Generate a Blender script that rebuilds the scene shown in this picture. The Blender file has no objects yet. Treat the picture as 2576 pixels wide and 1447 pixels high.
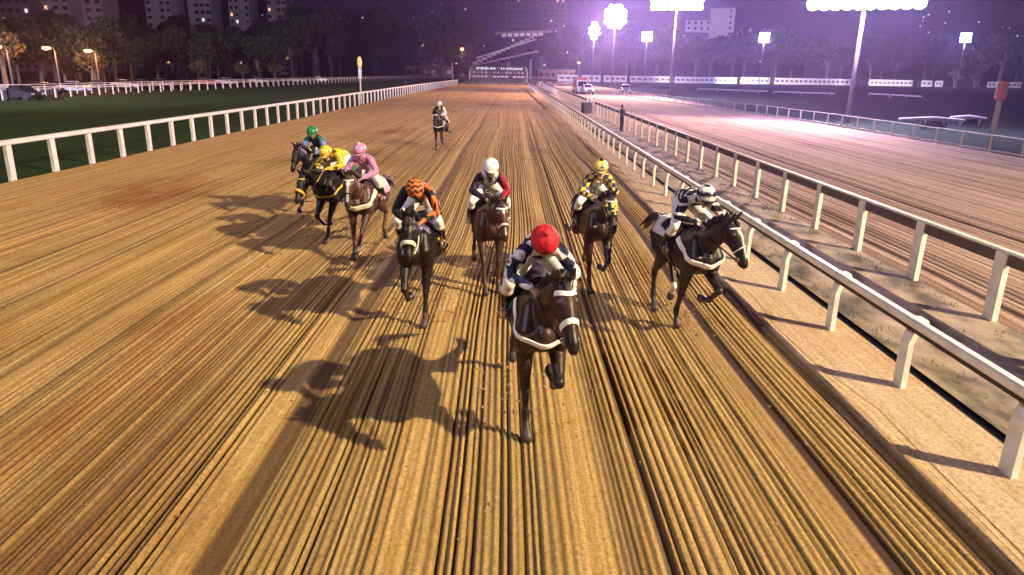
import bpy, bmesh, math, random
import numpy as np
from mathutils import Vector, Matrix, Euler
from mathutils.bvhtree import BVHTree
C = bpy.context
S = C.scene
COL = S.collection
R = random.Random(7)
RN = np.random.RandomState(5)
D2R = math.radians

# ------------------------------------------------------------------ camera, world, exposure, haze
cam_d = bpy.data.cameras.new('camera')
cam = bpy.data.objects.new('camera', cam_d); COL.objects.link(cam)
S.camera = cam
cam_d.sensor_width = 36.0
cam_d.lens = 36.0 * 1766.0 / 2576.0
cam_d.clip_start = 0.1; cam_d.clip_end = 6000
CAM_H = 3.8
PITCH, YAW, ROLL = D2R(17.104), D2R(0.26), D2R(1.1)
_f = Vector((math.sin(YAW)*math.cos(PITCH), math.cos(YAW)*math.cos(PITCH), -math.sin(PITCH)))
_r = _f.cross(Vector((0, 0, 1))).normalized(); _u = _r.cross(_f)
RT = _r*math.cos(ROLL) + _u*math.sin(ROLL); UP = -_r*math.sin(ROLL) + _u*math.cos(ROLL)
cam.matrix_world = Matrix(((RT.x, UP.x, -_f.x, 0), (RT.y, UP.y, -_f.y, 0), (RT.z, UP.z, -_f.z, CAM_H), (0, 0, 0, 1)))
def ray(x, y):                      # measured point of the photograph (2576 px wide) -> direction
    return _f + RT*((x-1288)/1766.0) - UP*((y-723.5)/1766.0)
def at(x, y, Y):
    v = ray(x, y); v = v*(Y/v.y); return Vector((v.x, Y, v.z+CAM_H))

S.render.engine = 'CYCLES'
S.cycles.use_denoising = True
S.cycles.max_bounces = 5
S.cycles.diffuse_bounces = 2
S.cycles.glossy_bounces = 2
S.cycles.transparent_max_bounces = 6
S.cycles.volume_bounces = 0
S.cycles.sample_clamp_indirect = 4.0
S.cycles.sample_clamp_direct = 60.0
S.view_settings.view_transform = 'Standard'
S.view_settings.look = 'None'
S.view_settings.gamma = 1.0
S.view_settings.exposure = 0.0

W = bpy.data.worlds.new('World'); S.world = W; W.use_nodes = True
nt = W.node_tree; bg = nt.nodes['Background']
sky = nt.nodes.new('ShaderNodeTexSky'); sky.sky_type = 'NISHITA'; sky.sun_disc = False
sky.sun_elevation = D2R(-3.0); sky.sun_rotation = D2R(70)
addn = nt.nodes.new('ShaderNodeMix'); addn.data_type = 'RGBA'; addn.blend_type = 'ADD'; addn.inputs[0].default_value = 1.0
addn.inputs[7].default_value = (0.24, 0.18, 0.50, 1)     # city glow on low cloud, violet
nt.links.new(sky.outputs[0], addn.inputs[6]); nt.links.new(addn.outputs[2], bg.inputs[0])
bg.inputs[1].default_value = 0.032

# ------------------------------------------------------------------ tagging helpers
def tag(o, label=None, cat=None, group=None, kind=None):
    if label: o['label'] = label
    if cat: o['category'] = cat
    if group: o['group'] = group
    if kind: o['kind'] = kind
    return o
def empty(name, loc=(0, 0, 0), rz=0, label=None, cat=None, group=None):
    o = bpy.data.objects.new(name, None); COL.objects.link(o)
    o.location = loc; o.rotation_euler = (0, 0, rz); o.empty_display_size = .2
    return tag(o, label, cat, group)
def link(name, me, parent=None, mat=None, smooth=False):
    o = bpy.data.objects.new(name, me); COL.objects.link(o)
    if parent: o.parent = parent
    if mat is not None and len(me.materials) == 0: me.materials.append(mat)
    if smooth: me.polygons.foreach_set('use_smooth', [True]*len(me.polygons))
    return o
def kids(o): return [c for c in bpy.data.objects if c.parent == o]
CH = {}
def copy_tree(o, children_map=None):
    c = o.copy(); COL.objects.link(c)
    for ch in o.children:
        d = ch.copy(); COL.objects.link(d); d.parent = c
        for g in ch.children:
            e = g.copy(); COL.objects.link(e); e.parent = d
    return c

# ------------------------------------------------------------------ mesh builder
class MB:
    def __init__(s): s.v = []; s.f = []
    def add(s, vs, fs):
        n = len(s.v); s.v += [tuple(v) for v in vs]; s.f += [tuple(i+n for i in f) for f in fs]; return s
    def box(s, c, d, rz=0, M=None):
        hx, hy, hz = d[0]/2, d[1]/2, d[2]/2
        vs = [Vector((x, y, z)) for x in (-hx, hx) for y in (-hy, hy) for z in (-hz, hz)]
        m = Matrix.Translation(c) @ (M if M is not None else Matrix.Rotation(rz, 4, 'Z'))
        return s.add([m @ v for v in vs], [(0, 1, 3, 2), (4, 6, 7, 5), (0, 4, 5, 1), (2, 3, 7, 6), (0, 2, 6, 4), (1, 5, 7, 3)])
    def tube(s, pts, r, n=8, cap=True):
        pts = [Vector(p) for p in pts]; rr = r if isinstance(r, (list, tuple)) else [r]*len(pts)
        vs = []; fs = []; u = None
        for i, p in enumerate(pts):
            t = (pts[min(i+1, len(pts)-1)] - pts[max(i-1, 0)]).normalized()
            if u is None:
                u = t.cross(Vector((0, 0, 1)) if abs(t.z) < .9 else Vector((1, 0, 0))).normalized()
            else: u = (u - t*u.dot(t)).normalized()
            w = t.cross(u)
            for k in range(n):
                a = 2*math.pi*k/n; vs.append(p + (u*math.cos(a)+w*math.sin(a))*rr[i])
        for i in range(len(pts)-1):
            for k in range(n):
                a = i*n+k; b = i*n+(k+1) % n; fs.append((a, b, b+n, a+n))
        if cap:
            fs.append(tuple(range(n-1, -1, -1))); fs.append(tuple(len(pts)*n-n+k for k in range(n)))
        return s.add(vs, fs)
    def disc(s, c, r, thick, axis, n=20):
        a = Vector(axis).normalized(); return s.tube([Vector(c)-a*thick/2, Vector(c)+a*thick/2], r, n)
    def mesh(s, name):
        me = bpy.data.meshes.new(name); me.from_pydata(s.v, [], s.f); me.update(); return me
    def build(s, name, mat, parent=None, smooth=False):
        o = link(name, s.mesh(name), parent, mat, smooth)
        return o

# ------------------------------------------------------------------ materials
def nodes(name):
    m = bpy.data.materials.new(name); m.use_nodes = True; t = m.node_tree
    return m, t, t.nodes['Principled BSDF']
def lk(t, a, b): t.links.new(a, b)
def nz(t, scale, detail=4, rough=.6, coord=None, stretch=None, kind='Object'):
    tc = t.nodes.new('ShaderNodeTexCoord'); mp = t.nodes.new('ShaderNodeMapping'); n = t.nodes.new('ShaderNodeTexNoise')
    lk(t, tc.outputs[kind], mp.inputs[0]); lk(t, mp.outputs[0], n.inputs[0])
    if stretch: mp.inputs[3].default_value = stretch
    n.inputs['Scale'].default_value = scale; n.inputs['Detail'].default_value = detail; n.inputs['Roughness'].default_value = rough
    return n
def ramp(t, src, stops):
    r = t.nodes.new('ShaderNodeValToRGB'); e = r.color_ramp.elements
    while len(e) < len(stops): e.new(.5)
    for i, (p, c) in enumerate(stops): e[i].position = p; e[i].color = (c[0], c[1], c[2], 1)
    lk(t, src, r.inputs[0]); return r
def mixc(t, a, b, f, mode='MIX'):
    m = t.nodes.new('ShaderNodeMix'); m.data_type = 'RGBA'; m.blend_type = mode
    for inp, v in ((m.inputs[0], f), (m.inputs[6], a), (m.inputs[7], b)):
        if hasattr(v, 'is_output') or hasattr(v, 'links') : lk(t, v, inp)
        elif isinstance(v, (int, float)): inp.default_value = v
        else: inp.default_value = (v[0], v[1], v[2], 1)
    return m.outputs[2]
def bump(t, b, src, strength, dist=.02):
    n = t.nodes.new('ShaderNodeBump'); n.inputs['Strength'].default_value = strength; n.inputs['Distance'].default_value = dist
    lk(t, src, n.inputs['Height']); lk(t, n.outputs[0], b.inputs['Normal'])
def simple(name, col, rough=.6, metal=0, var=.25, scale=6, bmp=0.0, spec=None):
    m, t, b = nodes(name)
    n = nz(t, scale, 5)
    lo = [c*(1-var) for c in col]; hi = [min(1, c*(1+var*.6)) for c in col]
    r = ramp(t, n.outputs[0], [(.3, lo), (.7, hi)]); lk(t, r.outputs[0], b.inputs['Base Color'])
    b.inputs['Roughness'].default_value = rough; b.inputs['Metallic'].default_value = metal
    if spec is not None: b.inputs['Specular IOR Level'].default_value = spec
    if bmp: bump(t, b, n.outputs[0], bmp)
    return m
def emit(name, col, s):
    m = bpy.data.materials.new(name); m.use_nodes = True; t = m.node_tree
    b = t.nodes['Principled BSDF']; b.inputs['Base Color'].default_value = (.1, .1, .1, 1)
    b.inputs['Emission Color'].default_value = (*col, 1); b.inputs['Emission Strength'].default_value = s
    m.cycles.emission_sampling = 'NONE' if hasattr(m, 'cycles') else 'AUTO'
    return m

def dirt_mat(name, warm):
    m, t, b = nodes(name)
    streak = nz(t, 1.0, 6, .7, stretch=(13, .10, 1))      # long damp and dry streaks left by the harrow
    patch = nz(t, .16, 5, .6, stretch=(1.3, .5, 1))
    grain = nz(t, 26, 6, .8)
    c1 = ramp(t, streak.outputs[0], [(.30, warm[0]), (.5, warm[1]), (.72, warm[2])])
    c2 = ramp(t, patch.outputs[0], [(.55, (1, 1, 1)), (.68, warm[3])])
    c = mixc(t, c1.outputs[0], c2.outputs[0], .8, 'MULTIPLY')
    g = ramp(t, grain.outputs[0], [(.34, (.38, .34, .30)), (.58, (1.15, 1.15, 1.15))])
    c = mixc(t, c, g.outputs[0], .7, 'MULTIPLY')
    st_ = t.nodes.new('ShaderNodeAttribute'); st_.attribute_name = 'strip'
    sr = ramp(t, st_.outputs['Fac'], [(0, (.74, .62, .50)), (.35, (.98, .96, .88)), (.7, (1.04, 1.0, 1.02)), (1, (1.16, 1.12, 1.05))])
    if name != 'sand_strip': c = mixc(t, c, sr.outputs[0], .8, 'MULTIPLY')
    at_ = t.nodes.new('ShaderNodeAttribute'); at_.attribute_name = 'shade_and_bands'
    c = mixc(t, c, warm[4], at_.outputs['Fac'])  # paints furrow shade and the dark bands into the soil colour
    lk(t, c, b.inputs['Base Color']); b.inputs['Roughness'].default_value = .95
    b.inputs['Specular IOR Level'].default_value = .15
    g2 = nz(t, 14, 8, .8, stretch=(1, .45, 1))
    bump(t, b, g2.outputs[0], 1.0, .06)
    return m
M = {}
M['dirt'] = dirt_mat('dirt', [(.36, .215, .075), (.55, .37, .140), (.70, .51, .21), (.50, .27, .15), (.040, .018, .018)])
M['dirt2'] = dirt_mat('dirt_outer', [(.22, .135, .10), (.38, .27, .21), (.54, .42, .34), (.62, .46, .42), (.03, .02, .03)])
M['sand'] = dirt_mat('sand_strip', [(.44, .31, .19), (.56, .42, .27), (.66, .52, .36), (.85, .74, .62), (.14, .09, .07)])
def path_mat():
    m, t, b = nodes('path_dirt')
    a = nz(t, 1.1, 6, .6, stretch=(1, .45, 1)); g = nz(t, 14, 6, .7)
    r = ramp(t, a.outputs[0], [(.40, (.07, .065, .045)), (.50, (.24, .18, .13)), (.68, (.40, .30, .21))])
    g1 = ramp(t, g.outputs[0], [(.3, (.65, .65, .65)), (.7, (1.1, 1.1, 1.1))])
    lk(t, mixc(t, r.outputs[0], g1.outputs[0], .6, 'MULTIPLY'), b.inputs['Base Color']); b.inputs['Roughness'].default_value = .9
    bump(t, b, g.outputs[0], .5, .03); return m
M['path'] = path_mat()
def turf_mat(name, a, bcol):
    m, t, b = nodes(name)
    n1 = nz(t, .25, 4, .6, stretch=(1, .3, 1)); n2 = nz(t, 12, 6, .8)
    r = ramp(t, n1.outputs[0], [(.35, a), (.65, bcol)]); g = ramp(t, n2.outputs[0], [(.3, (.45, .45, .45)), (.7, (1.2, 1.2, 1.2))])
    lk(t, mixc(t, r.outputs[0], g.outputs[0], .8, 'MULTIPLY'), b.inputs['Base Color']); b.inputs['Roughness'].default_value = 1
    b.inputs['Specular IOR Level'].default_value = .05
    bump(t, b, n2.outputs[0], .8, .05); return m
M['turf'] = turf_mat('turf', (.028, .055, .018), (.045, .085, .025))
M['infield'] = turf_mat('infield', (.020, .034, .022), (.03, .045, .03))
M['ground'] = turf_mat('ground', (.02, .022, .018), (.035, .035, .028))
M['white'] = simple('white_paint', (.74, .71, .64), .5, var=.22, scale=3, bmp=.1)
M['planks'] = simple('brown_board', (.10, .065, .05), .8, var=.3, scale=4)
M['polepaint'] = simple('tower_pole_paint', (.20, .17, .20), .7)
M['clod'] = simple('clod', (.30, .19, .10), .95, var=.4, scale=5)
M['white2'] = simple('white_boards', (.80, .78, .80), .6, var=.12, scale=2)
M['steel'] = simple('galvanised', (.42, .40, .40), .35, .8, var=.2, scale=9)
M['darksteel'] = simple('dark_steel', (.05, .05, .06), .5, .4)
M['rubber'] = simple('rubber', (.018, .017, .018), .6)
M['concrete'] = simple('concrete', (.30, .27, .26), .85, var=.3, scale=1.5)
M['facade'] = simple('facade', (.52, .44, .50), .9, var=.2, scale=.2)
M['facade_dark'] = simple('facade_dark', (.22, .15, .18), .9, var=.2, scale=.2)
M['facade_dim'] = simple('facade_dim', (.07, .05, .065), .9, var=.2, scale=.2)
M['facade_white'] = simple('facade_white', (.75, .70, .74), .9, var=.1, scale=.1)
M['pane'] = simple('window_pane', (.018, .016, .022), .2, spec=.4)
M['lit_warm'] = emit('lit_window_warm', (1, .62, .30), 1.4)
M['lit_white'] = emit('lit_window_and_letters', (.9, .92, 1), 1.1)
M['lamp_white'] = emit('lamp_white', (.92, .86, 1), 2.2)
M['lamp_orange'] = emit('lamp_orange', (1, .42, .12), 9)
M['flood'] = emit('flood_lens', (.95, .88, 1.0), 60)
M['bark'] = simple('bark', (.11, .085, .065), .9, var=.4, scale=8, bmp=.5)
def leaf_mat(name, a, b2):
    m, t, b = nodes(name); n = nz(t, 1.3, 4)
    r = ramp(t, n.outputs[0], [(.35, a), (.65, b2)]); lk(t, r.outputs[0], b.inputs['Base Color'])
    b.inputs['Roughness'].default_value = .75; b.inputs['Specular IOR Level'].default_value = .2; return m
M['leaf'] = leaf_mat('leaves', (.014, .022, .010), (.038, .046, .020))
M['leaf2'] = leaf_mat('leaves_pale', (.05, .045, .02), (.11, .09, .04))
M['hill'] = turf_mat('hill_forest', (.018, .020, .018), (.04, .04, .035))
M['red'] = simple('red_paint', (.55, .05, .03), .4, var=.1)
M['yellow'] = simple('yellow_paint', (.80, .52, .04), .45, var=.08)
M['black'] = simple('black_paint', (.012, .012, .014), .45)
M['carwhite'] = simple('car_white', (.75, .75, .78), .25, .0, var=.04)
M['carsilver'] = simple('car_silver', (.42, .42, .45), .25, .5, var=.05)
M['cardark'] = simple('car_dark', (.035, .035, .045), .25, .3, var=.05)
M['carred'] = simple('car_red', (.50, .05, .04), .3, 0, var=.05)
M['glass'] = simple('car_glass', (.015, .016, .02), .08, spec=.6)
M['tyre'] = simple('tyre', (.015, .015, .015), .85)
M['chrome'] = simple('chrome', (.55, .55, .55), .2, .9)
M['headlight'] = simple('headlight_glass', (.6, .6, .62), .1)
M['cloth_dark'] = simple('dark_cloth', (.025, .024, .03), .9)
M['cloth_grey'] = simple('grey_cloth', (.10, .09, .11), .9)
M['skin'] = simple('skin', (.38, .22, .15), .55, var=.1)
M['hair'] = simple('hair', (.015, .012, .01), .6)

# ------------------------------------------------------------------ the ground
def sheet(name, x0, x1, y0, y1, z, mat, nx=2, ny=2):
    mb = MB(); xs = np.linspace(x0, x1, nx); ys = np.linspace(y0, y1, ny)
    mb.v = [(x, y, z) for y in ys for x in xs]
    mb.f = [(j*nx+i, j*nx+i+1, (j+1)*nx+i+1, (j+1)*nx+i) for j in range(ny-1) for i in range(nx-1)]
    o = mb.build(name, mat); o['kind'] = 'structure'; return o
def ridged(name, x0, x1, y0, y1, z, mat, dx, seed, gap, amp, bands=(), wander=.05, grooves=None):
    rs = np.random.RandomState(seed)
    xs = np.arange(x0, x1+1e-6, dx)
    prof = np.zeros_like(xs); shade_and_bands = np.zeros_like(xs); strip = np.zeros_like(xs)
    x = x0
    while x < x1:                                  # one furrow per harrow tooth
        w = rs.uniform(.013, .027)*(gap/.08)**.5; d = amp*rs.uniform(.35, 1.0)*(1.45 if rs.rand() < .16 else 1)
        g = np.exp(-((xs-x)/w)**2); prof -= d*g
        shade_and_bands = np.maximum(shade_and_bands, rs.uniform(.40, .98 if rs.rand() < .45 else .75)*g)  # shade inside each groove, painted as dark brown
        nx_ = x+gap*rs.uniform(.62, 1.38); strip[(xs >= x) & (xs < nx_)] = rs.uniform(0, 1); x = nx_
    for bx, bw, bz, bd in bands:                   # smooth bands and deep ruts
        k = np.clip((bw-np.abs(xs-bx))/.06+.5, 0, 1)
        prof = prof*(1-k*.85) + bz*k; shade_and_bands = shade_and_bands*(1-k) + bd*k
    ys = [y0]; st = .35
    while ys[-1] < y1: ys.append(ys[-1]+st); st *= 1.035
    ys = np.array(ys); nx = len(xs); ny = len(ys)
    X, Y = np.meshgrid(xs, ys)
    wob = wander*(np.sin(Y*.21+seed)+.5*np.sin(Y*.53+1.7*seed)) * (1+.6*np.sin(X*1.3+seed))
    fade = np.clip(1.25-np.abs(Y)/70.0, .12, 1)
    # slow change of furrow depth along the way
    mod = .86+.22*np.sin(X*3.1+Y*.11)*np.sin(Y*.17+X*7.3)+.14*np.sin(X*23.0+Y*.31)
    Z = z + prof[None, :]*fade*np.clip(mod, .15, 1.2) + .012*np.sin(X*.8+Y*.07)*np.sin(Y*.11)
    V = np.stack([X+wob*1.0, Y, Z], -1).reshape(-1, 3)
    edge = (np.abs(X-x0) < .5*dx)
    V[:, 0] += (np.clip((X-x1+.5)/.5, 0, 1)*(.07*np.sin(Y*1.1)+.05*np.sin(Y*2.7+1)+.04*np.sin(Y*6.1))).reshape(-1)*(x1 < 5)
    V[:, 0] = np.where(edge.reshape(-1), X.reshape(-1), V[:, 0])
    I = np.arange(nx*ny).reshape(ny, nx)
    F = np.stack([I[:-1, :-1], I[:-1, 1:], I[1:, 1:], I[1:, :-1]], -1).reshape(-1, 4)
    me = bpy.data.meshes.new(name)
    me.vertices.add(len(V)); me.vertices.foreach_set('co', V.ravel())
    me.loops.add(F.size); me.loops.foreach_set('vertex_index', F.ravel().astype(np.int32))
    me.polygons.add(len(F)); me.polygons.foreach_set('loop_start', np.arange(0, F.size, 4, dtype=np.int32))
    me.polygons.foreach_set('use_smooth', np.ones(len(F), bool))
    me.update(calc_edges=True)
    a = me.attributes.new('shade_and_bands', 'FLOAT', 'POINT')
    a.data.foreach_set('value', np.clip(np.tile(shade_and_bands, ny)*np.repeat(np.clip(1.2-ys/90, .3, 1), nx), 0, 1).astype(np.float32))
    a = me.attributes.new('strip', 'FLOAT', 'POINT'); sm = np.convolve(strip, [.25, .5, .25], 'same')
    a.data.foreach_set('value', np.tile(sm, ny).astype(np.float32))
    o = link(name, me, None, mat); o['kind'] = 'structure'
    return o
sheet('ground', -1500, 1500, -60, 2600, -.10, M['ground'])
sheet('turf_course', -52.2, -16.55, -30, 420, 0.0, M['turf'], 2, 2)
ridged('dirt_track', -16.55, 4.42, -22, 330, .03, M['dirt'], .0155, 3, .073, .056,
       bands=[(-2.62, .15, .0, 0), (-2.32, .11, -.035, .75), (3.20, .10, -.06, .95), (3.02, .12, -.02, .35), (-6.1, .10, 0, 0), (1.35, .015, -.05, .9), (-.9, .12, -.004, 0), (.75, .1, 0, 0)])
sheet('sand_shoulder', 4.1, 5.42, -22, 330, .016, M['sand'])
sheet('dark_ground_strip', 5.42, 5.56, -22, 330, -.02, M['rubber'])  # narrow dark ground strip between the shoulder and the path
sheet('path', 5.56, 8.0, -22, 330, .035, M['path'])
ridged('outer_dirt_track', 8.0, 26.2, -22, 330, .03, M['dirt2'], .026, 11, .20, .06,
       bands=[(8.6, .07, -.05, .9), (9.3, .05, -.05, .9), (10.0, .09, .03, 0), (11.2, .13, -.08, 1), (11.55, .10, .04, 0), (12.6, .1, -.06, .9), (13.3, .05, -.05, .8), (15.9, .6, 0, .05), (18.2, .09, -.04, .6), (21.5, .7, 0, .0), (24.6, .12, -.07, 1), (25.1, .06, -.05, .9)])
sheet('infield_turf', 26.2, 900, -60, 1400, 0.0, M['infield'])
sheet('far_turf_strip', -16.55, 26.2, 330, 420, 0.0, M['turf'])

def hills(name, pts, y0, y1, mat, seed):
    # ridge described by (x, height); slopes rise from y0 to y1
    rs = np.random.RandomState(seed); px = [p[0] for p in pts]; ph = [p[1] for p in pts]
    xs = np.linspace(px[0], px[-1], 260); n = 26; mb = MB()
    bumps = sum(rs.uniform(.4, 1)*np.sin(xs*rs.uniform(.01, .12)+rs.uniform(0, 6)) for _ in range(14))
    for j in range(n):
        t = j/(n-1)
        for i, x in enumerate(xs):
            h = np.interp(x, px, ph)*(math.sin(t*math.pi/2)**1.4)+(bumps[i]*1.4+rs.uniform(-1.3, 1.3))*t
            mb.v.append((x, y0+(y1-y0)*t, max(-3, h)-2*(1-t)))
    mb.f = [(j*260+i, j*260+i+1, (j+1)*260+i+1, (j+1)*260+i) for j in range(n-1) for i in range(259)]
    o = mb.build(name, mat, None, True); o['kind'] = 'structure'; return o
HP = [(-900, 120), (-420, 95), (-260, 78), (-150, 60), (-70, 46), (-20, 36), (30, 44), (90, 72), (200, 105), (420, 150), (900, 190)]
hills('hills', HP, 520, 1050, M['hill'], 3)

# ------------------------------------------------------------------ light
def spot(name, loc, target, power, col, size=.8, angle=110, parent=None):
    l = bpy.data.lights.new(name, 'SPOT'); l.energy = power; l.color = col; l.shadow_soft_size = size
    l.spot_size = D2R(angle); l.spot_blend = .6
    o = bpy.data.objects.new(name, l); COL.objects.link(o); o.location = loc
    d = (Vector(target)-Vector(loc)); o.rotation_euler = d.to_track_quat('-Z', 'Y').to_euler()
    if parent: o.parent = parent
    return o
def plight(name, loc, power, col, size=.8, parent=None):
    l = bpy.data.lights.new(name, 'POINT'); l.energy = power; l.color = col; l.shadow_soft_size = size
    o = bpy.data.objects.new(name, l); COL.objects.link(o); o.location = loc
    if parent: o.parent = parent
    return o
FL_G = 'floodlight towers along the inside of the outer track'
def tower(x, y, z, cols, rows, w, h, target, label, power, col, lamp_r, kind='POINT', size=1.2, group=FL_G, pole_r=.16, warm=None):
    t = empty('floodlight_tower', (x, y, 0), 0, label, 'floodlight', group)
    MB().tube([(0, 0, 0), (0, 0, z*.5), (0, 0, z)], [pole_r*1.3, pole_r*1.1, pole_r*.8], 10).build('pole', M['polepaint'], t, True)
    d = Vector(target)-Vector((x, y, z)); d.z *= .6; d.normalize()
    q = d.to_track_quat('Y', 'Z').to_matrix().to_4x4(); base = Matrix.Translation((0, 0, z)) @ q
    fr = MB()
    for r_ in range(rows):
        zz = -h/2+h*r_/max(1, rows-1) if rows > 1 else 0
        fr.tube([base @ Vector((-w/2, 0, zz)), base @ Vector((w/2, 0, zz))], .06, 6)
    for sx in (-w/2, 0, w/2): fr.tube([base @ Vector((sx, -.02, -h/2)), base @ Vector((sx, -.02, h/2))], .05, 6)
    fr.build('frame', M['darksteel'], t)
    for r_ in range(rows):
        for c in range(cols):
            if rows > 3 and r_ in (0, rows-1) and c in (0, cols-1): continue
            zz = -h/2+h*r_/max(1, rows-1) if rows > 1 else 0
            xx = -w/2+w*c/max(1, cols-1)
            p0 = base @ Vector((xx, .06, zz)); p1 = base @ Vector((xx, .30, zz))
            hd = MB().tube([p0, p1], [lamp_r*.5, lamp_r], 14).build('lamp_head', M['darksteel'], t, True)
            p2 = base @ Vector((xx, .305, zz)); p3 = base @ Vector((xx, .33, zz))
            MB().tube([p2, p3], lamp_r*.96, 14).build('lens', M['flood'], hd)
    fwd = (base.to_3x3() @ Vector((0, 1, 0)))
    lp = Vector((0, 0, z))+fwd*1.0
    if power:
        if kind == 'POINT': plight('tower_lamp', lp, power, col, size, t)
        if warm: spot('tower_lamp_added', lp, Vector(warm[1])-Vector((x, y, 0)), warm[0], warm[2] if len(warm) > 2 else (1.0, .50, .20), size, 115, t)  # second spot added to brighten track, perimeter fence and facades
        if kind != 'POINT': spot('tower_lamp', lp, Vector(target)-Vector((x, y, 0)), power, col, size, 120, t)
    return t
VIO = (.72, .56, 1.0); WARM = (1.0, .80, .62)
tower(27.5, -4, 21, 4, 3, 4.2, 2.4, (-3, 14, 0), 'floodlight tower beyond the right edge, aimed at the nearest horses', 140000, (1.0, .78, .48), .32, 'SPOT', .35)
tower(-22, -6, 26, 4, 2, 4, 1.6, (0, 11, 0), 'floodlight tower on the left turf behind the viewer', 21000, (.86, .84, 1.0), .32, 'SPOT', .5)
tower(-64, 12, 22, 4, 2, 4, 1.6, (-40, 90, 0), 'added unseen floodlight tower outside the far left fence, brightening turf and apartment blocks', 65000, (.95, .90, .86), .32, 'SPOT', .5, warm=(620000, (-150, 350, 60), (.86, .74, 1.0)))  # unseen tower added to brighten the left turf, fence and facades
tower(29.3, 63, 10.6, 10, 3, 8.0, 1.6, (8, 10, 0), 'nearest floodlight tower in view, its wide glaring lamp bank cut by the top edge', 52000, VIO, .54, warm=(45000, (2, 50, 0)))
tower(27.2, 126, 15.6, 9, 3, 7.6, 2.0, (8, 20, 0), 'second floodlight tower from the right, white lamp bank at the top edge', 80000, VIO, .50, warm=(115000, (0, 110, 0)))
tower(28, 207, 18.8, 5, 5, 4.6, 4.8, (5, 40, 0), 'tall floodlight tower with a large round white glare', 60000, VIO, .72, warm=(140000, (-2, 185, 0)))
tower(28, 259, 17.8, 4, 4, 2.6, 4.6, (5, 60, 0), 'floodlight tower with a small oval glare, leftmost of the glaring four', 45000, VIO, .60, warm=(500000, (45, 330, 0), (.9, .82, 1.0)))
for (x, y, n, lab) in ((1628, 92, 3, 'small distant floodlight tower just right of the tall glaring tower'), (1923, 95, 4, 'small distant floodlight tower between the two widest glares'),
                 (2430, 95, 4, 'small distant floodlight tower at far right in front of the wooded hill')):
    p = at(x, y, 335)
    tower(p.x, 335, p.z, n, 3, 3.4, 3.0, (20, 150, 0), lab, 7000, VIO, .5, 'POINT', 1, 'small floodlight towers across the infield', warm=(700000, (p.x+25, 400, 0), (.9, .82, 1.0)))

# ---------------- rails
def rail(name, label, cat, pts, h, spacing, post, top, mat, group=None, mids=(), maxposts=100, z0=0.0, start=0.0, gooseneck=0.0, part_mat=None, capmat=None):
    """pts: list of ground points; post (w across, w along); top (width, height) of the top rail"""
    root = empty(name, (pts[0][0], pts[0][1], z0), 0, label, cat, group)
    P = [Vector((p[0]-pts[0][0], p[1]-pts[0][1], 0)) for p in pts]
    seg = [(P[i+1]-P[i]).length for i in range(len(P)-1)]
    def pos(s):
        for i, L in enumerate(seg):
            if s <= L or i == len(seg)-1:
                d = (P[i+1]-P[i]).normalized(); return P[i]+d*s, d
            s -= L
    def run(nm, zc, w, hh, m, off=0):
        mb = MB(); vs = []
        for i, p in enumerate(P):
            d = (P[min(i+1, len(P)-1)]-P[max(i-1, 0)]).normalized(); n = Vector((-d.y, d.x, 0))
            if isinstance(w, str):
                continue
            k = 8
            for j in range(k):       # rounded section
                a = 2*math.pi*(j+.5)/k; ca, sa = math.cos(a), math.sin(a)
                ex = math.copysign(abs(ca)**.55, ca)*w/2; ez = math.copysign(abs(sa)**.55, sa)*hh/2
                vs.append(p+n*(ex+off)+Vector((0, 0, zc+ez)))
        k = 8; fs = []
        for i in range(len(P)-1):
            for j in range(k): fs.append((i*k+j, i*k+(j+1) % k, (i+1)*k+(j+1) % k, (i+1)*k+j))
        fs.append(tuple(range(k))); fs.append(tuple((len(P)-1)*k+j for j in range(k)))
        mb.add(vs, fs); return mb.build(nm, m, root)
    run('top_rail', h, top[0], top[1], capmat or mat)
    for (zz, w, hh) in mids: run('lower_rail_or_shade', zz, w, hh, part_mat or mat)
    tot = sum(seg); n = int((tot-start)/spacing)+1
    hpost = h-top[1]/2
    mb = MB()
    if gooseneck:
        g = gooseneck
        prof = [(.04, 0), (.04, hpost*.72), (g*.45, hpost*.90), (g*.95, hpost*.99), (g*.85, hpost*1.075), (top[0]*.3, hpost*1.06)]
        vs = []; fs = []
        for k, (ox, oz) in enumerate(prof):
            for (dx, dy) in ((-post[0]/2, -post[1]/2), (post[0]/2, -post[1]/2), (post[0]/2, post[1]/2), (-post[0]/2, post[1]/2)):
                vs.append((dx+ox, dy, oz))
        for k in range(len(prof)-1):
            for j in range(4): fs.append((k*4+j, k*4+(j+1) % 4, k*4+4+(j+1) % 4, k*4+4+j))
        fs.append((3, 2, 1, 0)); fs.append(tuple(len(prof)*4-4+j for j in range(4)))
        mb.add(vs, fs)
    else:
        mb.box((0, 0, hpost/2-.02), (post[0], post[1], hpost+.04-.003))
    pm = mb.mesh('post'); pm.materials.append(mat)
    rest = MB()
    for i in range(n):
        p, d = pos(start+i*spacing); rz = math.atan2(d.y, d.x)-math.pi/2
        if i < maxposts:
            o = bpy.data.objects.new('post', pm); COL.objects.link(o); o.parent = root
            o.location = p; o.rotation_euler = (0, R.uniform(-.012, .012), rz+R.uniform(-.05, .05))
        else:
            m = Matrix.Translation(p) @ Matrix.Rotation(rz, 4, 'Z'); rest.add([m @ Vector(v) for v in mb.v], mb.f)
    if rest.v:
        o = rest.build('post', mat, root); o['kind'] = 'stuff'
    return root
rail('running_rail', 'white wooden rail with broad posts between the dirt track and the dark turf', 'rail', [(-16.6, -6), (-16.62, 60), (-16.8, 110), (-16.3, 160), (-15.4, 205)], 1.26, 2.32, (.12, .25), (.22, .18), M['white'], mids=(), start=3.9)
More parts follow.
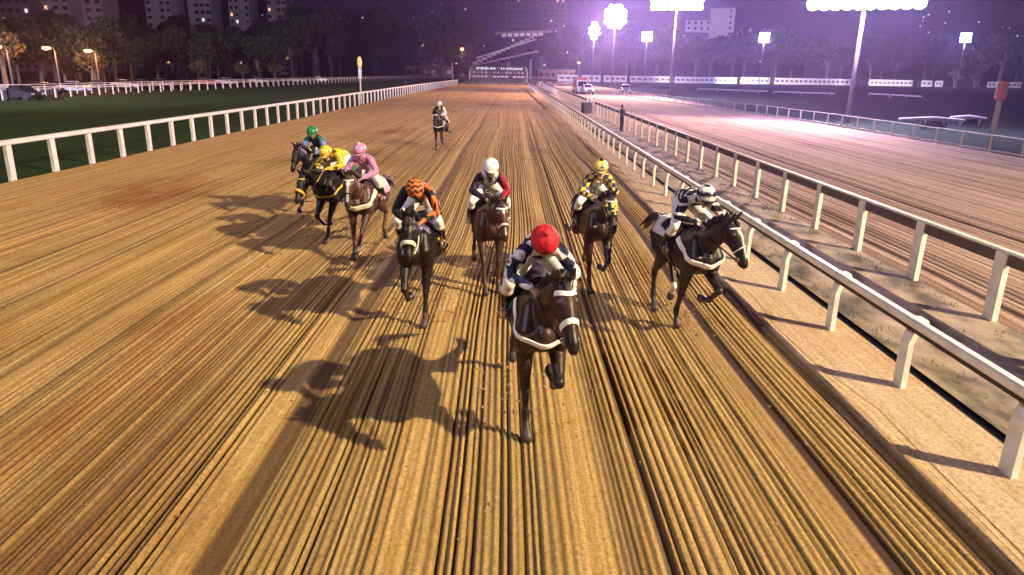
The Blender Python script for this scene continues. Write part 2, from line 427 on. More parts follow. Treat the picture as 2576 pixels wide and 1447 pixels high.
rail('running_rail', 'low white tubular rail with curved brackets, beside the nearest horse at right', 'rail', [(5.02, -4), (5.02, 60), (4.8, 95), (4.3, 130), (4.0, 190)], .93, 2.08, (.07, .20), (.13, .12), M['white'], mids=((.845, .09, .06),), part_mat=M['rubber'], gooseneck=.20, start=1.9)  # dark lower strip is added as the tube's shaded underside
rail('path_fence', 'white post fence with one board rail between the path and the outer dirt track', 'fence', [(7.95, -2), (7.95, 69.5)], 1.20, 2.35, (.09, .27), (.10, .06), M['white'], mids=((1.075, .06, .19),), part_mat=M['planks'], start=1.2)
rail('path_fence', 'farther run of white post fence beyond the gap with the dark bin', 'fence', [(7.9, 73.5), (7.8, 120), (7.7, 215)], 1.20, 2.0, (.09, .20), (.10, .06), M['white'], mids=((1.075, .06, .19),), part_mat=M['planks'])
rail('infield_rail', 'thin pale rail between the outer dirt track and the dark infield', 'rail', [(26.3, 8), (26.3, 60), (25.6, 75), (22.0, 100), (18.5, 140), (15.5, 190)], .95, 2.6, (.05, .12), (.05, .06), M['white'], mids=((.14, .05, .10),))
rail('course_fence', 'white fence along the far side of the dark turf, nearer of two', 'fence', [(-52.6, 40), (-52.4, 90), (-50, 132), (-45, 230), (-38, 330), (-33, 372)], 1.22, 2.9, (.08, .22), (.10, .10), M['white'], mids=((1.02, .05, .07),))
rail('course_fence', 'white two bar fence behind the far side of the dark turf', 'fence', [(-57, 60), (-56.2, 95), (-54.5, 140), (-49, 240), (-41, 345)], 1.30, 3.1, (.08, .14), (.07, .08), M['white'], mids=((.75, .05, .07),))
rail('course_fence', 'white fence crossing behind the starting gate at the end of the turf', 'fence', [(-33, 374), (-5, 366), (16, 345)], 1.5, 2.8, (.10, .14), (.12, .16), M['white'], mids=((.8, .06, .10),))

# long white perimeter fence across the infield with dark gaps
def perimeter(pts, zt, label):
    root = empty('perimeter_fence', (pts[0][0], pts[0][1], 0), 0, label, 'fence', 'white perimeter fence runs across the infield')
    o = Vector((pts[0][0], pts[0][1], 0)); a = Vector((0, 0, 0)); b = Vector((pts[1][0], pts[1][1], 0))-o
    L = (b-a).length; d = (b-a)/L; rz = math.atan2(d.y, d.x)
    MB().box(a+d*L/2+Vector((0, 0, zt-.45)), (L, .12, .90), rz).build('top_board', M['white2'], root)
    MB().box(a+d*L/2+Vector((0, -.0, .55)), (L, .14, 1.1), rz).build('base_board', M['white2'], root)
    n = max(2, int(L/2.9)); pm = MB().box((0, 0, (zt-.9+1.1)/2), (.95, .10, zt-2.0-.01)).mesh('post'); pm.materials.append(M['white2'])
    for i in range(n+1):
        p = bpy.data.objects.new('post', pm); COL.objects.link(p); p.parent = root; p.location = a+d*(.5+(L-1)*i/n); p.rotation_euler = (0, 0, rz)
    MB().box(a+d*L/2+Vector((-d.y*.5, d.x*.5, zt*.5)), (L, .05, zt-1.6), rz).build('dark_backing', M['facade_dark'], root)
    return root
def pe(x):   # ground line of the perimeter measured in the photograph
    return at(x, 0, 100)
E1 = [(19.2, 319.5), (75, 343), (145.9, 377.5), (215, 400), (295.6, 422)]
def on_line(px, e=E1):
    # intersect the viewing direction of column px with the fence polyline
    v = ray(px, 210)
    for i in range(len(e)-1):
        ax, ay = e[i]; bx, by = e[i+1]; dx, dy = bx-ax, by-ay
        den = v.x*dy-v.y*dx
        t = (ax*dy-ay*dx)/den; s = (ax*v.y-ay*v.x)/(dx*v.y-dy*v.x) if abs(dx*v.y-dy*v.x) > 1e-9 else -1
        s = (v.x*t-ax)/dx
        if -0.02 <= s <= 1.02: return (v.x*t, v.y*t)
    return e[-1]
runs = [(1402, 1455, 'first'), (1462, 1510, 'b'), (1518, 1576, 'c'), (1583, 1690, 'd'), (1697, 1853, 'e'), (1862, 1935, 'f'), (1947, 2148, 'g'), (2186, 2296, 'h'), (2318, 2345, 'i'), (2352, 2372, 'j'), (2484, 2570, 'k')]
desc = ['beside the starting gate', 'behind the white pickup', 'just left of the silver pickup', 'behind the silver pickup', 'under the nearest pale hillside block', 'between two dark trunks', 'longest unbroken, left of the pale pole', 'right of the pale pole', 'short, in front of dark shrubs', 'shortest, in front of dark shrubs', 'reaching the right edge']
for (a, b, _), dd in zip(runs, desc):
    perimeter([on_line(a), on_line(b)], 2.9 if a < 1700 else 3.2, 'run of white perimeter fence '+dd)
# low glaring white rail in front of it
def low_rail(x0, y0, x1, y1, lab):
    v = ray(x0, y0); t = (.55-CAM_H)/v.z; a = (v.x*t, v.y*t); v = ray(x1, y1); t = (.55-CAM_H)/v.z; b = (v.x*t, v.y*t)
    return rail('low_rail', lab, 'rail', [a, b], .62, 6, (.06, .06), (.12, .30), M['white2'], 'low white rails on the infield')
low_rail(1755, 224, 1932, 231, 'low white infield rail farthest from the right edge, below the perimeter fence')
low_rail(1946, 231.5, 2100, 236.5, 'low white infield rail left of the pale pole')
low_rail(2186, 236.5, 2238, 239.0, 'short low white infield rail just right of the pale pole')
low_rail(2242, 239.2, 2318, 244.0, 'low white infield rail nearest the right edge')

# ---------------- starting gate
def letters(txt, size, mat, parent, loc, rot, name='lettering', ext=.01):
    cu = bpy.data.curves.new(name, 'FONT'); cu.body = txt; cu.size = size; cu.extrude = ext; cu.align_x = 'CENTER'; cu.offset = size*.022
    tmp = bpy.data.objects.new('tmp', cu); COL.objects.link(tmp)
    dg = C.evaluated_depsgraph_get(); me = bpy.data.meshes.new_from_object(tmp.evaluated_get(dg))
    bpy.data.objects.remove(tmp); o = link(name, me, parent); me.materials.clear(); me.materials.append(mat)
    o.location = loc; o.rotation_euler = rot; return o
GX, GY, GW, GH = -4.2, 214.5, 15.4, 5.0
g = empty('starting_gate', (GX, GY, 0), D2R(-4), 'dark starting gate with white lettered header and a row of stalls across the dirt track', 'starting gate')
mb = MB()
NS = 13
for i in range(NS+1):
    x = -GW/2+GW*i/NS; mb.box((x, 0, 2.05), (.12, .12, 3.9)); mb.box((x, 1.4, 1.7), (.10, .10, 3.3)); mb.box((x, .72, 1.2), (.05, 1.3, 1.6))
mb.box((0, 0, .25), (GW+.5, .3, .22)); mb.build('stall_frame', simple('gate_frame_paint', (.16, .14, .16), .6), g); MB().box((0, -.18, .52), (GW+.3, .06, .2)).build('kick_bar', M['concrete'], g)
MB().box((0, .02, 4.55), (GW+.2, .35, .95)).build('header_board', M['black'], g)
MB().box((0, -.02, 2.85), (GW+.1, .25, .42)).build('middle_beam', M['black'], g)
for i in range(NS):
    x = -GW/2+GW*(i+.5)/NS
    dd = MB(); dd.box((x-.29, -.10, 1.15), (.50, .06, 1.35)); dd.box((x+.29, -.10, 1.15), (.50, .06, 1.35)); dd.build('stall_door', M['black'], g)
    if i % 5 != 4: MB().box((x, -.12, 2.28), (.85, .08, .34)).build('padding', M['white2'], g)
    w = MB(); w.add([(x-.28, .02, 3.2), (x+.28, .02, 3.2), (x+.02, .02, 3.85), (x-.28, .1, 3.2), (x+.28, .1, 3.2), (x+.02, .1, 3.85)], [(0, 1, 2), (5, 4, 3), (0, 3, 4, 1), (1, 4, 5, 2), (2, 5, 3, 0)])
    w.build('number_plate', M['white2'] if i % 3 != 1 else M['concrete'], g)
letters('GP BRASIL 2018', .82, M['lit_white'], g, (-3.7, -.19, 4.26), (math.pi/2, 0, 0), 'lettering')  # letters glow by material, standing in for floodlit white paint
letters('8 A 10 DE JUNHO', .82, M['lit_white'], g, (3.9, -.19, 4.26), (math.pi/2, 0, 0), 'lettering')
for s in (-1, 1):
    t_ = MB().tube([(s*(GW/2+.15), 0, 5.0), (s*(GW/2+.55), 0, 4.2), (s*(GW/2+.75), 0, 3.2), (s*(GW/2+.7), 0, .4)], .09, 8); t_.build('end_hoop', M['white2'], g)
    MB().disc((s*(GW/2+.6), -.3, .42), .42, .3, (1, 0, 0)).build('wheel', M['tyre'], g)

# ---------------- markers and poles
p = empty('distance_marker', (-16.95, 81.4, 0), 0, 'tall white marker post with a yellow disc behind the left rail', 'marker post')
MB().tube([(0, 0, 0), (0, 0, 3.0)], .085, 8).build('pole', M['white'], p)
MB().box((0, 0, 3.35), (.34, .1, 1.15)).build('plate', M['white2'], p)
MB().disc((0, 0, 4.45), .62, .10, (.985, -.13, 0), 28).build('disc', M['yellow'], p)
mb = MB(); mb.box((.05, -.12, 4.5), (.02, .10, .62)); mb.box((.05, .10, 4.33), (.02, .32, .12)); mb.box((-.05, -.12, 4.5), (.02, .10, .62)); mb.box((-.05, .10, 4.33), (.02, .32, .12)); mb.build('mark', M['black'], p)
for (x, yb, yt, w, lab, c) in ((1137, 205, 163, .13, 'thin white post on the turf left of the starting gate', 'post'),):
    p = MB().tube([(0, 0, 0), (0, 0, 6.3)], w, 8).build('white_post', M['white'], None); p.location = (-21.6, 262, 0); tag(p, lab, c)
p = empty('red_marker_post', (28.3, 42.2, 0), 0, 'pale post with a faded red box on top, in the infield at right', 'marker post')
MB().tube([(0, 0, 0), (0, 0, 2.7)], .16, 10).build('pole', M['concrete'], p)
MB().tube([(0, 0, 2.7), (0, 0, 2.8), (0, 0, 3.7), (0, 0, 3.78)], [.18, .30, .30, .2], 14).build('red_box', simple('faded_red', (.40, .12, .10), .7), p)
for k, (px, Y, zt, lab) in enumerate([(1583, 150, 5.6, 'thin dark pole between the white and silver pickups'), (1388*1.0+545, 250, 9.0, 'slim dark post in front of the perimeter fence with a lamp on top')]):
    v = at(px, 200, Y); p = MB().tube([(0, 0, 0), (0, 0, zt)], .14, 8).build('pole', M['darksteel'], None); p.location = (v.x, Y, 0); tag(p, lab, 'pole')
# dark bin in the gap of the fence
p = empty('bin', (7.35, 71.5, .03), D2R(20), 'dark open bin in the gap of the path fence', 'bin')
MB().box((0, 0, .48), (.85, .7, .95)).build('body', M['rubber'], p); MB().box((0, 0, .985), (.93, .78, .07)).build('rim', M['darksteel'], p)
p = empty('gate_post_pair', (7.6, 73.2, .03), 0, 'pair of tall white gateposts behind the dark bin', 'gateposts')
MB().box((0, 0, .72), (.16, .16, 1.45)).build('post', M['white'], p); MB().box((.42, .2, .75), (.16, .16, 1.5)).build('post', M['white'], p)
# sprinkler carts in the infield at right
for (x, y, L, lab) in ((33.5, 57.5, 5.5, 'long low white irrigation boom on the dark infield'), (38.9, 61.5, 3.2, 'shorter white irrigation boom behind the long one')):
    p = empty('irrigation_boom', (x, y, 0), D2R(4), lab, 'irrigation boom')
    MB().tube([(-L/2, 0, .75), (0, 0, .9), (L/2, 0, .72)], .09, 8).build('pipe', M['white2'], p)
    MB().box((0, 0, .45), (1.3, .7, .5)).build('cart', M['darksteel'], p)
    for s in (-1, 1): MB().disc((s*.8, -.3, .35), .35, .16, (1, 0, 0)).build('wheel', M['tyre'], p)

# ---------------- vehicles
def body_prism(prof, w, mat, name, parent, taper=.0, zt=1.0):
    # side profile (y, z) extruded across x with rounded upper edges
    mb = MB(); n = len(prof); xs = [(-1, .90), (-.94, 1), (.94, 1), (1, .90)]
    cy = sum(p[0] for p in prof)/n; cz = sum(p[1] for p in prof)/n
    for (sx, k) in xs:
        for (y, z) in prof:
            t = taper*max(0, (z-zt)); mb.v.append((sx*w/2*(1-t), cy+(y-cy)*(.985 if k < 1 else 1), cz+(z-cz)*(.97 if k < 1 else 1)))
    for j in range(3):
        for i in range(n):
            a = j*n+i; b = j*n+(i+1) % n; mb.f.append((a, b, b+n, a+n))
    mb.f.append(tuple(range(n-1, -1, -1))); mb.f.append(tuple(3*n+i for i in range(n)))
    return mb.build(name, mat, parent)
def wheels(root, ys, w, r, detailed=True):
    for y in ys:
        for s in (-1, 1):
            wh = MB().disc((s*(w/2-.10), y, r), r, .24, (1, 0, 0), 22).build('wheel', M['tyre'], root)
            if detailed: MB().disc((s*(w/2+.022), y, r), r*.58, .02, (1, 0, 0), 14).build('rim', M['steel'], wh)
def pickup(x, y, rz, mat, label):     # front faces -y
    r = empty('pickup_truck', (x, y, .03), rz, label, 'pickup truck')
    w = 1.82
    body_prism([(-2.55, .42), (-2.62, .62), (-2.55, .98), (-2.35, 1.06), (-1.15, 1.14), (2.55, 1.14), (2.62, .5), (2.3, .38), (-2.3, .36)], w, mat, 'body', r)
    body_prism([(-1.25, 1.12), (-.55, 1.72), (.75, 1.76), (1.0, 1.12)], w*.96, mat, 'cab', r, .22, 1.1)
    gl = MB(); gl.add([(-.70, -1.17, 1.19), (.70, -1.17, 1.19), (.60, -.66, 1.66), (-.60, -.66, 1.66)], [(0, 1, 2, 3)])
    gl.v = [(a, b-.025, c+.02) for a, b, c in gl.v]; gl.build('windscreen', M['glass'], r)
    for s in (-1, 1):
        q = MB(); q.add([(s*.885, -.95, 1.2), (s*.885, .72, 1.2), (s*.80, .62, 1.66), (s*.80, -.52, 1.66)], [(0, 1, 2, 3)]); q.v = [(a+s*.012, b, c) for a, b, c in q.v]; q.build('side_window', M['glass'], r)
        MB().box((s*.68, -2.57, .84), (.34, .12, .19)).build('headlight', M['headlight'], r)
        MB().box((s*1.02, -.98, 1.22), (.2, .1, .15)).build('mirror', M['black'], r)
    MB().box((0, -2.615, .80), (.86, .05, .24)).build('grille', M['black'], r)
    MB().box((0, -2.63, .50), (1.7, .14, .20)).build('bumper', M['darksteel'], r)
    wheels(r, (-1.62, 1.6), w, .37); return r
pickup(13.75, 134.6, D2R(5), M['carwhite'], 'white pickup truck driving in front of the red and white van')
pickup(22.3, 143.6, D2R(-8), M['carsilver'], 'silver grey pickup truck on the outer dirt track')
v = empty('ambulance_van', (13.35, 143.5, .03), D2R(4), 'tall red and white van right behind the white pickup', 'van')
body_prism([(-3.0, .4), (-3.05, .9), (-2.75, 1.15), (-2.1, 2.0), (-1.5, 2.75), (3.0, 2.75), (3.05, .4)], 2.2, M['carwhite'], 'body', v, .04, 1.0)
MB().box((0, -.2, 2.84), (1.5, .35, .16)).build('beacon_bar', M['red'], v)
MB().box((0, -1.62, 2.52), (2.0, .3, .42)).build('red_panel', M['carred'], v); MB().box((-1.11, .4, 1.7), (.04, 3.6, 1.2)).build('red_panel', M['carred'], v)
q = MB(); q.add([(-.9, -2.72, 1.25), (.9, -2.72, 1.25), (.8, -2.05, 2.15), (-.8, -2.05, 2.15)], [(0, 1, 2, 3)]); q.v = [(a, b-.06, c+.04) for a, b, c in q.v]; q.build('windscreen', M['glass'], v)
wheels(v, (-1.9, 1.9), 2.2, .38, False)
def car(mat, dark=True):
    r = empty('parked_car', (0, 0, 0)); w = 1.75
    body_prism([(-2.05, .38), (-2.1, .62), (-1.9, .82), (-1.0, .93), (1.45, .98), (2.05, .92), (2.1, .5), (1.9, .32), (-1.8, .30)], w, mat, 'body', r)
    body_prism([(-1.05, .92), (-.35, 1.42), (.75, 1.44), (1.5, .97)], w*.93, M['glass'], 'window', r, .25, .9)
    body_prism([(-.42, 1.425), (-.3, 1.47), (.72, 1.49), (.85, 1.43)], w*.80, mat, 'roof', r)
    for s in (-1, 1): MB().box((s*.62, -2.06, .68), (.32, .08, .14)).build('headlight', M['headlight'], r); MB().box((s*.68, 2.09, .72), (.26, .06, .14)).build('tail_light', M['red'], r)
    wheels(r, (-1.3, 1.3), w, .31, False); return r
protos = [car(M['carwhite']), car(M['cardark']), car(M['carsilver']), car(M['carred'])]
cl = [('white', 0), ('dark', 1), ('silver', 2), ('red', 3)]
spots = [(20, 217, 74, 1), (85, 213, 88, 1), (165, 211, 96, 2), (232, 208, 106, 1), (300, 206, 114, 2), (345, 204, 118, 1), (392, 201, 126, 2), (450, 199, 134, 1), (505, 198, 142, 3), (560, 197, 150, 0), (640, 195, 168, 2), (690, 195, 178, 1), (742, 194, 190, 0), (800, 194, 205, 2)]
seen = set()
places = ['at the very left edge', 'second from the left edge', 'third from the left edge', 'before the low wall', 'at the right end of the low wall', 'under the orange bush', 'beside the leaning tree', 'under the two bar fence start', 'among the parked row', 'near the bright ground lamps', 'past the row of trunks', 'deep in the row', 'near the marker post side', 'last of the row']
for i, (px, py, Y, k) in enumerate(spots):
    base = at(px, py, Y); o = protos[k] if k not in seen else copy_tree(protos[k]); seen.add(k)
    o.location = (base.x, Y+2, 0 if base.z > -9 else 0); o.rotation_euler = (0, 0, D2R(R.choice([60, 75, 240, 95, 110])))
    tag(o, '%s parked car behind the left fence, %s' % (cl[k][0], places[i]), 'car', 'cars parked behind the left fence')
w = MB().box((0, 0, .55), (11, .25, 1.1)).build('low_wall', M['concrete'], None); w.location = (-66, 92, 0); w.rotation_euler = (0, 0, D2R(8)); tag(w, 'low pale wall among the parked cars at left', 'wall')

# ---------------- buildings
def block(x, y, w, d, h, rz, mat, label, cols, floors, lit, z0=0, band=False, wfrac=.5, seed=0, group=None, skip=()):
    rs = random.Random(seed)
    r = empty('apartment_block', (x, y, z0), rz, label, 'building', group)
    MB().box((0, 0, h/2), (w, d, h)).build('wall', mat, r)
    MB().box((0, 0, h+.4), (w+.5, d+.5, .8)).build('roof', M['concrete'], r)
    fh = h/floors; cw = w/cols; n = 0
    dark = MB(); vis = []
    for f in range(floors):
        for c in range(cols):
            if c in skip: continue
            zz = (f+.55)*fh; xx = -w/2+(c+.5)*cw; vis.append((xx, zz))
    wm = MB().box((0, 0, 0), (cw*wfrac, .12, fh*.42)).mesh('window')
    fr = MB()
    for (xx, zz) in [(0, 0)]:
        fr.box((0, -.02, -fh*.24), (cw*wfrac+.3, .3, .14))
    rest = MB(); k = 0
    # windows that show largest are parts of their own
    for (xx, zz) in sorted(vis, key=lambda q: q[1]):
        l = rs.random() < lit
        m = M['lit_warm'] if (l and rs.random() < .5) else (M['lit_white'] if l else M['pane'])
        if k < 96:
            b = MB().box((0, 0, 0), (cw*wfrac*(rs.uniform(.45, 1) if l else 1), .12, fh*.42)); o = b.build('window', m, r); o.location = (xx, -d/2-.03, zz); k += 1
        else: rest.box((xx, -d/2-.03, zz), (cw*wfrac, .12, fh*.42))
    if rest.v: o = rest.build('window', M['pane'], r); o['kind'] = 'stuff'
    if band:
        bb = MB()
        for f in range(floors): bb.box((0, -d/2-.45, f*fh+.12), (w*1.02, .9, .22)); bb.box((0, -d/2-.86, f*fh+.55), (w*1.02, .08, .75))
        if band == 2: bb = MB(); [bb.box((s*w*.32, -d/2-.5, f*fh+.5), (w*.34, 1.0, 1.1)) for f in range(floors) for s in (-1, 1)]
        bb.build('balcony', M['facade'], r)
    return r
def blk(xa, xb, ybot, Y, mat, label, cols, floors, lit, **k):
    a = at(xa, ybot, Y); b = at(xb, ybot, Y); w = (b-a).length
    fl = floors
    return block((a.x+b.x)/2, Y+7, w, 14, k.pop('h', 62), k.pop('rz', 0), mat, label, cols, fl, lit, **k)
GB = 'tall apartment blocks behind the dark trees at left'
blk(6, 84, 75, 330, M['facade_dark'], 'dark apartment block at the left edge with one lit strip of windows', 4, 16, .10, seed=1, group=GB)
blk(117, 188, 100, 340, M['facade'], 'apartment block with pale balcony bands, left of the matching pair', 3, 17, .03, band=2, seed=2, group=GB)
blk(196, 270, 100, 350, M['facade'], 'apartment block with pale balcony bands, right of the matching pair', 3, 17, .02, band=2, seed=3, group=GB)
blk(372, 438, 70, 370, M['facade'], 'pale apartment tower with two window columns and four small lit panes', 4, 18, .08, skip=(1, ), wfrac=.55, seed=4, group=GB)
blk(478, 535, 70, 380, M['facade'], 'apartment tower with dark recessed columns and a lit white room', 4, 18, .06, skip=(0, ), wfrac=.7, seed=5, group=GB)
blk(580, 631, 75, 390, M['facade'], 'apartment tower with small paired windows, warm lights near its middle', 4, 18, .10, skip=(2, ), seed=6, group=GB)
blk(677, 724, 90, 400, M['facade'], 'slim apartment tower with pale edge strips, farthest right of the row', 4, 18, .07, skip=(1, ), wfrac=.75, seed=7, group=GB)
blk(1056, 1117, 190, 430, M['facade_dark'], 'low dark brown block left of the grandstand', 4, 8, .02, h=31, seed=8)
blk(1262, 1330, 140, 560, M['facade_dim'], 'dim tower behind the grandstand, left one', 6, 16, .03, h=64, seed=9)
blk(1350, 1432, 140, 560, M['facade_dim'], 'dim tower behind the grandstand, right one with scattered lights', 6, 16, .06, h=56, seed=10)
a = at(1821, 68, 600)
block(a.x, 607, 19, 12, 26, D2R(-14), M['facade_white'], 'pale block high on the wooded hill, taller of two', 3, 6, 0, z0=a.z-12, seed=11, wfrac=.2, skip=(0, 1))
a = at(1765, 66, 600)
block(a.x, 612, 20, 10, 9, D2R(-8), M['facade_white'], 'pale low block on the hill joined left of the taller one', 4, 2, 0, z0=a.z-4, seed=12, wfrac=.3)
for (px, py, w, h, lab) in ((1190+0, 175, 14, 4.2, 'low reddish building left of the starting gate'), (1080, 178, 26, 4.0, 'long low reddish building behind the far turf fence'), (1400, 182, 20, 3.6, 'low reddish building right of the starting gate')):
    a = at(px, py, 400); r = block(a.x, 404, w, 8, h+1, 0, simple('brick_render', (.40, .16, .12), .9, var=.3), lab, 6, 1, .15, seed=px)
# grandstand: stepped seating rising to the right under a thin roof
r = empty('grandstand', (0, 330, 0), 0, 'distant grandstand with slanted seating and a lit strip of boxes under its roof', 'grandstand')
mb = MB()
for i in range(14):
    x = -17+i*2.1; mb.box((x, 6, (4.5+i*.98)/2+4), (2.1, 14, .35)); mb.box((x, 6, 4.2+i*.95+3.0), (2.05, 13-i*.3, .9))
mb.build('seating', M['facade'], r)
mb = MB(); [mb.box((x, 2, 4), (1.0, 1.2, 8+x*.3)) for x in (-12, -2, 8)]; mb.build('pillar', M['concrete'], r)
MB().box((4.5, 5, 20.6), (25, 12, .5), M=Matrix.Rotation(D2R(-3), 4, 'Y')).build('roof', M['concrete'], r)
for i in range(7): MB().box((-4.2+i*2.7, -.6, 19.0+i*.14), (2.0, .2, 1.35)).build('window', M['facade_white'], r)
mb = MB(); mb.tube([(-16.5, -1, 9.2), (10, -1, 17.6)], .25, 6); mb.build('stair_rail', M['white'], r)

# ---------------- street lamps, hill lights
sl = empty('street_lamp', (0, 0, 0))
MB().tube([(0, 0, 0), (0, 0, 7.4), (0, -.25, 8.0), (0, -1.0, 8.15)], [.12, .08, .06, .05], 8).build('pole', M['darksteel'], sl)
MB().box((0, -1.35, 8.12), (.36, .85, .16)).build('lamp_head', M['darksteel'], sl)
bm = bmesh.new(); bmesh.ops.create_icosphere(bm, subdivisions=2, radius=.36, matrix=Matrix.Translation((0, -1.35, 7.85)) @ Matrix.Diagonal((1.25, 1.25, .8, 1))); me = bpy.data.meshes.new('lens'); bm.to_mesh(me); bm.free(); me.materials.append(M['lamp_orange']); link('lens', me, sl)
for i, (x, y, Y, lab) in enumerate([(15, 117, 98, 'orange street lamp at the left edge above the lit bush'), (136, 120, 104, 'orange street lamp in the middle of the left three'), (238, 127, 110, 'orange street lamp above the lit tree trunk'),
        (246, 80, 150, 'orange street lamp highest of the left group'), (1163, 122, 250, 'orange street lamp left of the grandstand'), (1455, 157, 300, 'orange street lamp right of the grandstand')]):
    a = at(x, y, Y); o = sl if i == 0 else copy_tree(sl); k = a.z/8.0
    o.location = (a.x, Y, 0); o.scale = (1.3, 1.3, k); tag(o, lab, 'street lamp', 'orange street lamps')
    plight('street_lamp_light', (0, -1.4, 7.2), 1900 if i < 3 else 1500, (1, .40, .12), .3, o)
hl = empty('hillside_lamp', (0, 0, 0)); MB().tube([(0, 0, -4), (0, 0, 0)], .12, 6).build('pole', M['darksteel'], hl)
bm = bmesh.new(); bmesh.ops.create_icosphere(bm, subdivisions=1, radius=.55); me = bpy.data.meshes.new('lens'); bm.to_mesh(me); bm.free(); me.materials.append(M['lamp_white']); link('lens', me, hl)
dots = [(430, 34), (457, 14), (530, 69), (545, 97), (105, 59), (65, 120), (272, 30), (277, 58), (704, 72), (870, 105), (1040, 44), (912, 45), (993, 87), (1146, 63), (1171, 23), (1087, 30), (1190, 97), (1217, 115), (1163, 165), (1183, 170),
        (1148, 160), (1352, 14), (1372, 109), (1378, 96), (1402, 60), (1432, 52), (1418, 66), (1399, 79), (1453, 127), (1427, 132), (1520, 100), (1588, 100), (1610, 96), (1600, 111), (1620, 100), (1592, 120), (1560, 121), (1596, 145), (1722, 90), (1728, 76), (1735, 76),
        (1700, 157), (1730, 150), (1806, 125), (1870, 121), (1912, 155), (2345, 110), (2362, 103), (2331, 15), (2336, 37), (2324, 43), (2322, 52), (2315, 66), (2336, 82), (2388, 29), (2378, 58), (2462, 56), (2508, 92), (2540, 70), (2560, 90), (2522, 68), (625, 92), (577, 85),
        (1110, 12), (480, 46), (590, 28), (620, 35), (660, 38), (690, 48), (735, 95), (760, 20), (797, 55)]
nb = ['near the dark block', 'beside the pale towers', 'over the dark trees', 'above the grandstand side', 'under the floodlight glare', 'on the violet slope', 'near the pale hill block', 'high on the right slope']
for i, (x, y) in enumerate(dots):
    Y = 505 if y > 60 else 620
    a = at(x, y, Y); o = hl if i == 0 else copy_tree(hl)
    if a.z < 6: a.z = 6
    o.location = a; s = R.uniform(.55, 1.15)*(Y/505); o.scale = (s, s, s)
    tag(o, 'small white light dotted on the dark hillside', 'lamp', 'small white lights on the hillside')
# ground lamps by the left car park
for i, (x, y, Y) in enumerate([(605, 218, 155), (614, 217, 157), (632, 194+22, 160), (916, 204, 185), (330, 200, 130), (950, 205, 200)]):
    pass

# ---------------- trees
def leaf_mesh(name, seed, rad, n, mat, flat=.75, size=.55, lobes=7):
    rs = np.random.RandomState(seed); C0 = []
    for _ in range(lobes):
        v = rs.normal(size=3); v /= np.linalg.norm(v); C0.append((v*rs.uniform(.25, .62)*np.array([1, 1, flat])*rad, rs.uniform(.32, .56)*rad))
    P = []; 
    for k in range(n):
        c, r_ = C0[rs.randint(lobes)]; v = rs.normal(size=3); v /= np.linalg.norm(v)
        P.append(c+v*r_*rs.uniform(.55, 1.08)*np.array([1, 1, flat]))
    P = np.array(P); A = rs.normal(size=(n, 3)); A /= np.linalg.norm(A, axis=1)[:, None]; B = np.cross(A, rs.normal(size=(n, 3))); B /= np.linalg.norm(B, axis=1)[:, None]
    s = size*rs.uniform(.5, 1.3, (n, 1)); A = A*s; B = B*s*.6
    V = np.stack([P-A, P-B, P+A, P+B], 1).reshape(-1, 3); me = bpy.data.meshes.new(name)
    me.from_pydata(V.tolist(), [], [(4*i, 4*i+1, 4*i+2, 4*i+3) for i in range(n)]); me.update(); me.materials.append(mat); return me
def trunk_mesh(seed, h, r):
    rs = random.Random(seed); mb = MB()
    lean = (rs.uniform(-.5, .5), rs.uniform(-.5, .5))
    mb.tube([(0, 0, -.3), (lean[0]*.2, lean[1]*.2, h*.4), (lean[0], lean[1], h*.75), (lean[0]*1.3, lean[1]*1.2, h)], [r*1.3, r, r*.7, r*.3], 8)
    for k in range(5):
        a = rs.uniform(0, 6.28); z = h*rs.uniform(.5, .75); L = h*rs.uniform(.25, .42)
        mb.tube([(lean[0]*.7, lean[1]*.7, z), (lean[0]*.7+math.cos(a)*L*.5, lean[1]*.7+math.sin(a)*L*.5, z+L*.45), (lean[0]*.7+math.cos(a)*L, lean[1]*.7+math.sin(a)*L, z+L*.75)], [r*.45, r*.3, r*.12], 6)
    me = mb.mesh('trunk'); me.materials.append(M['bark']); return me
CR = [leaf_mesh('crown', 20+i, 4.2, 2600, M['leaf'], [.8, 1.0, .7, 1.15][i], .34) for i in range(4)]
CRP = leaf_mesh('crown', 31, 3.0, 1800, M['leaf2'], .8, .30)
TR = [trunk_mesh(40+i, 6.0, .28) for i in range(4)]
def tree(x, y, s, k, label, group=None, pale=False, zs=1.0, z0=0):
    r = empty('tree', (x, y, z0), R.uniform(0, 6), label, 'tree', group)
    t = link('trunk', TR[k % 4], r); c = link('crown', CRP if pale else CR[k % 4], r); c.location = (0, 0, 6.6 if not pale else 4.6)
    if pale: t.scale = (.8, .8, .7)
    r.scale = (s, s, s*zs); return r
TL = 'dark trees along the left side of the course'
kinds = ['broad dark tree', 'tall narrow dark tree', 'flat crowned dark tree', 'dense upright dark tree']
where = lambda px: 'at the left edge' if px < 80 else 'below the banded apartment pair' if px < 300 else 'below the pale apartment towers' if px < 640 else 'behind the yellow marker disc' if px < 960 else 'left of the grandstand' if px < 1180 else 'behind the starting gate' if px < 1380 else 'under the floodlight glare' if px < 1760 else 'on the violet right side'
i = 0
used = {}
rsx = random.Random(77)
ORD = ['', 'second ', 'third ', 'fourth ', 'fifth ', 'sixth ', 'seventh ', 'eighth ', 'ninth ', 'tenth ', 'eleventh ', 'twelfth ', 'thirteenth ', 'fourteenth ', 'fifteenth ', 'sixteenth ']
def lab_for(k, px, row, j):
    return '%s, %s in the %s of trees at left' % (kinds[k % 4], (ORD[j]+'from the left') if j else 'leftmost', row)
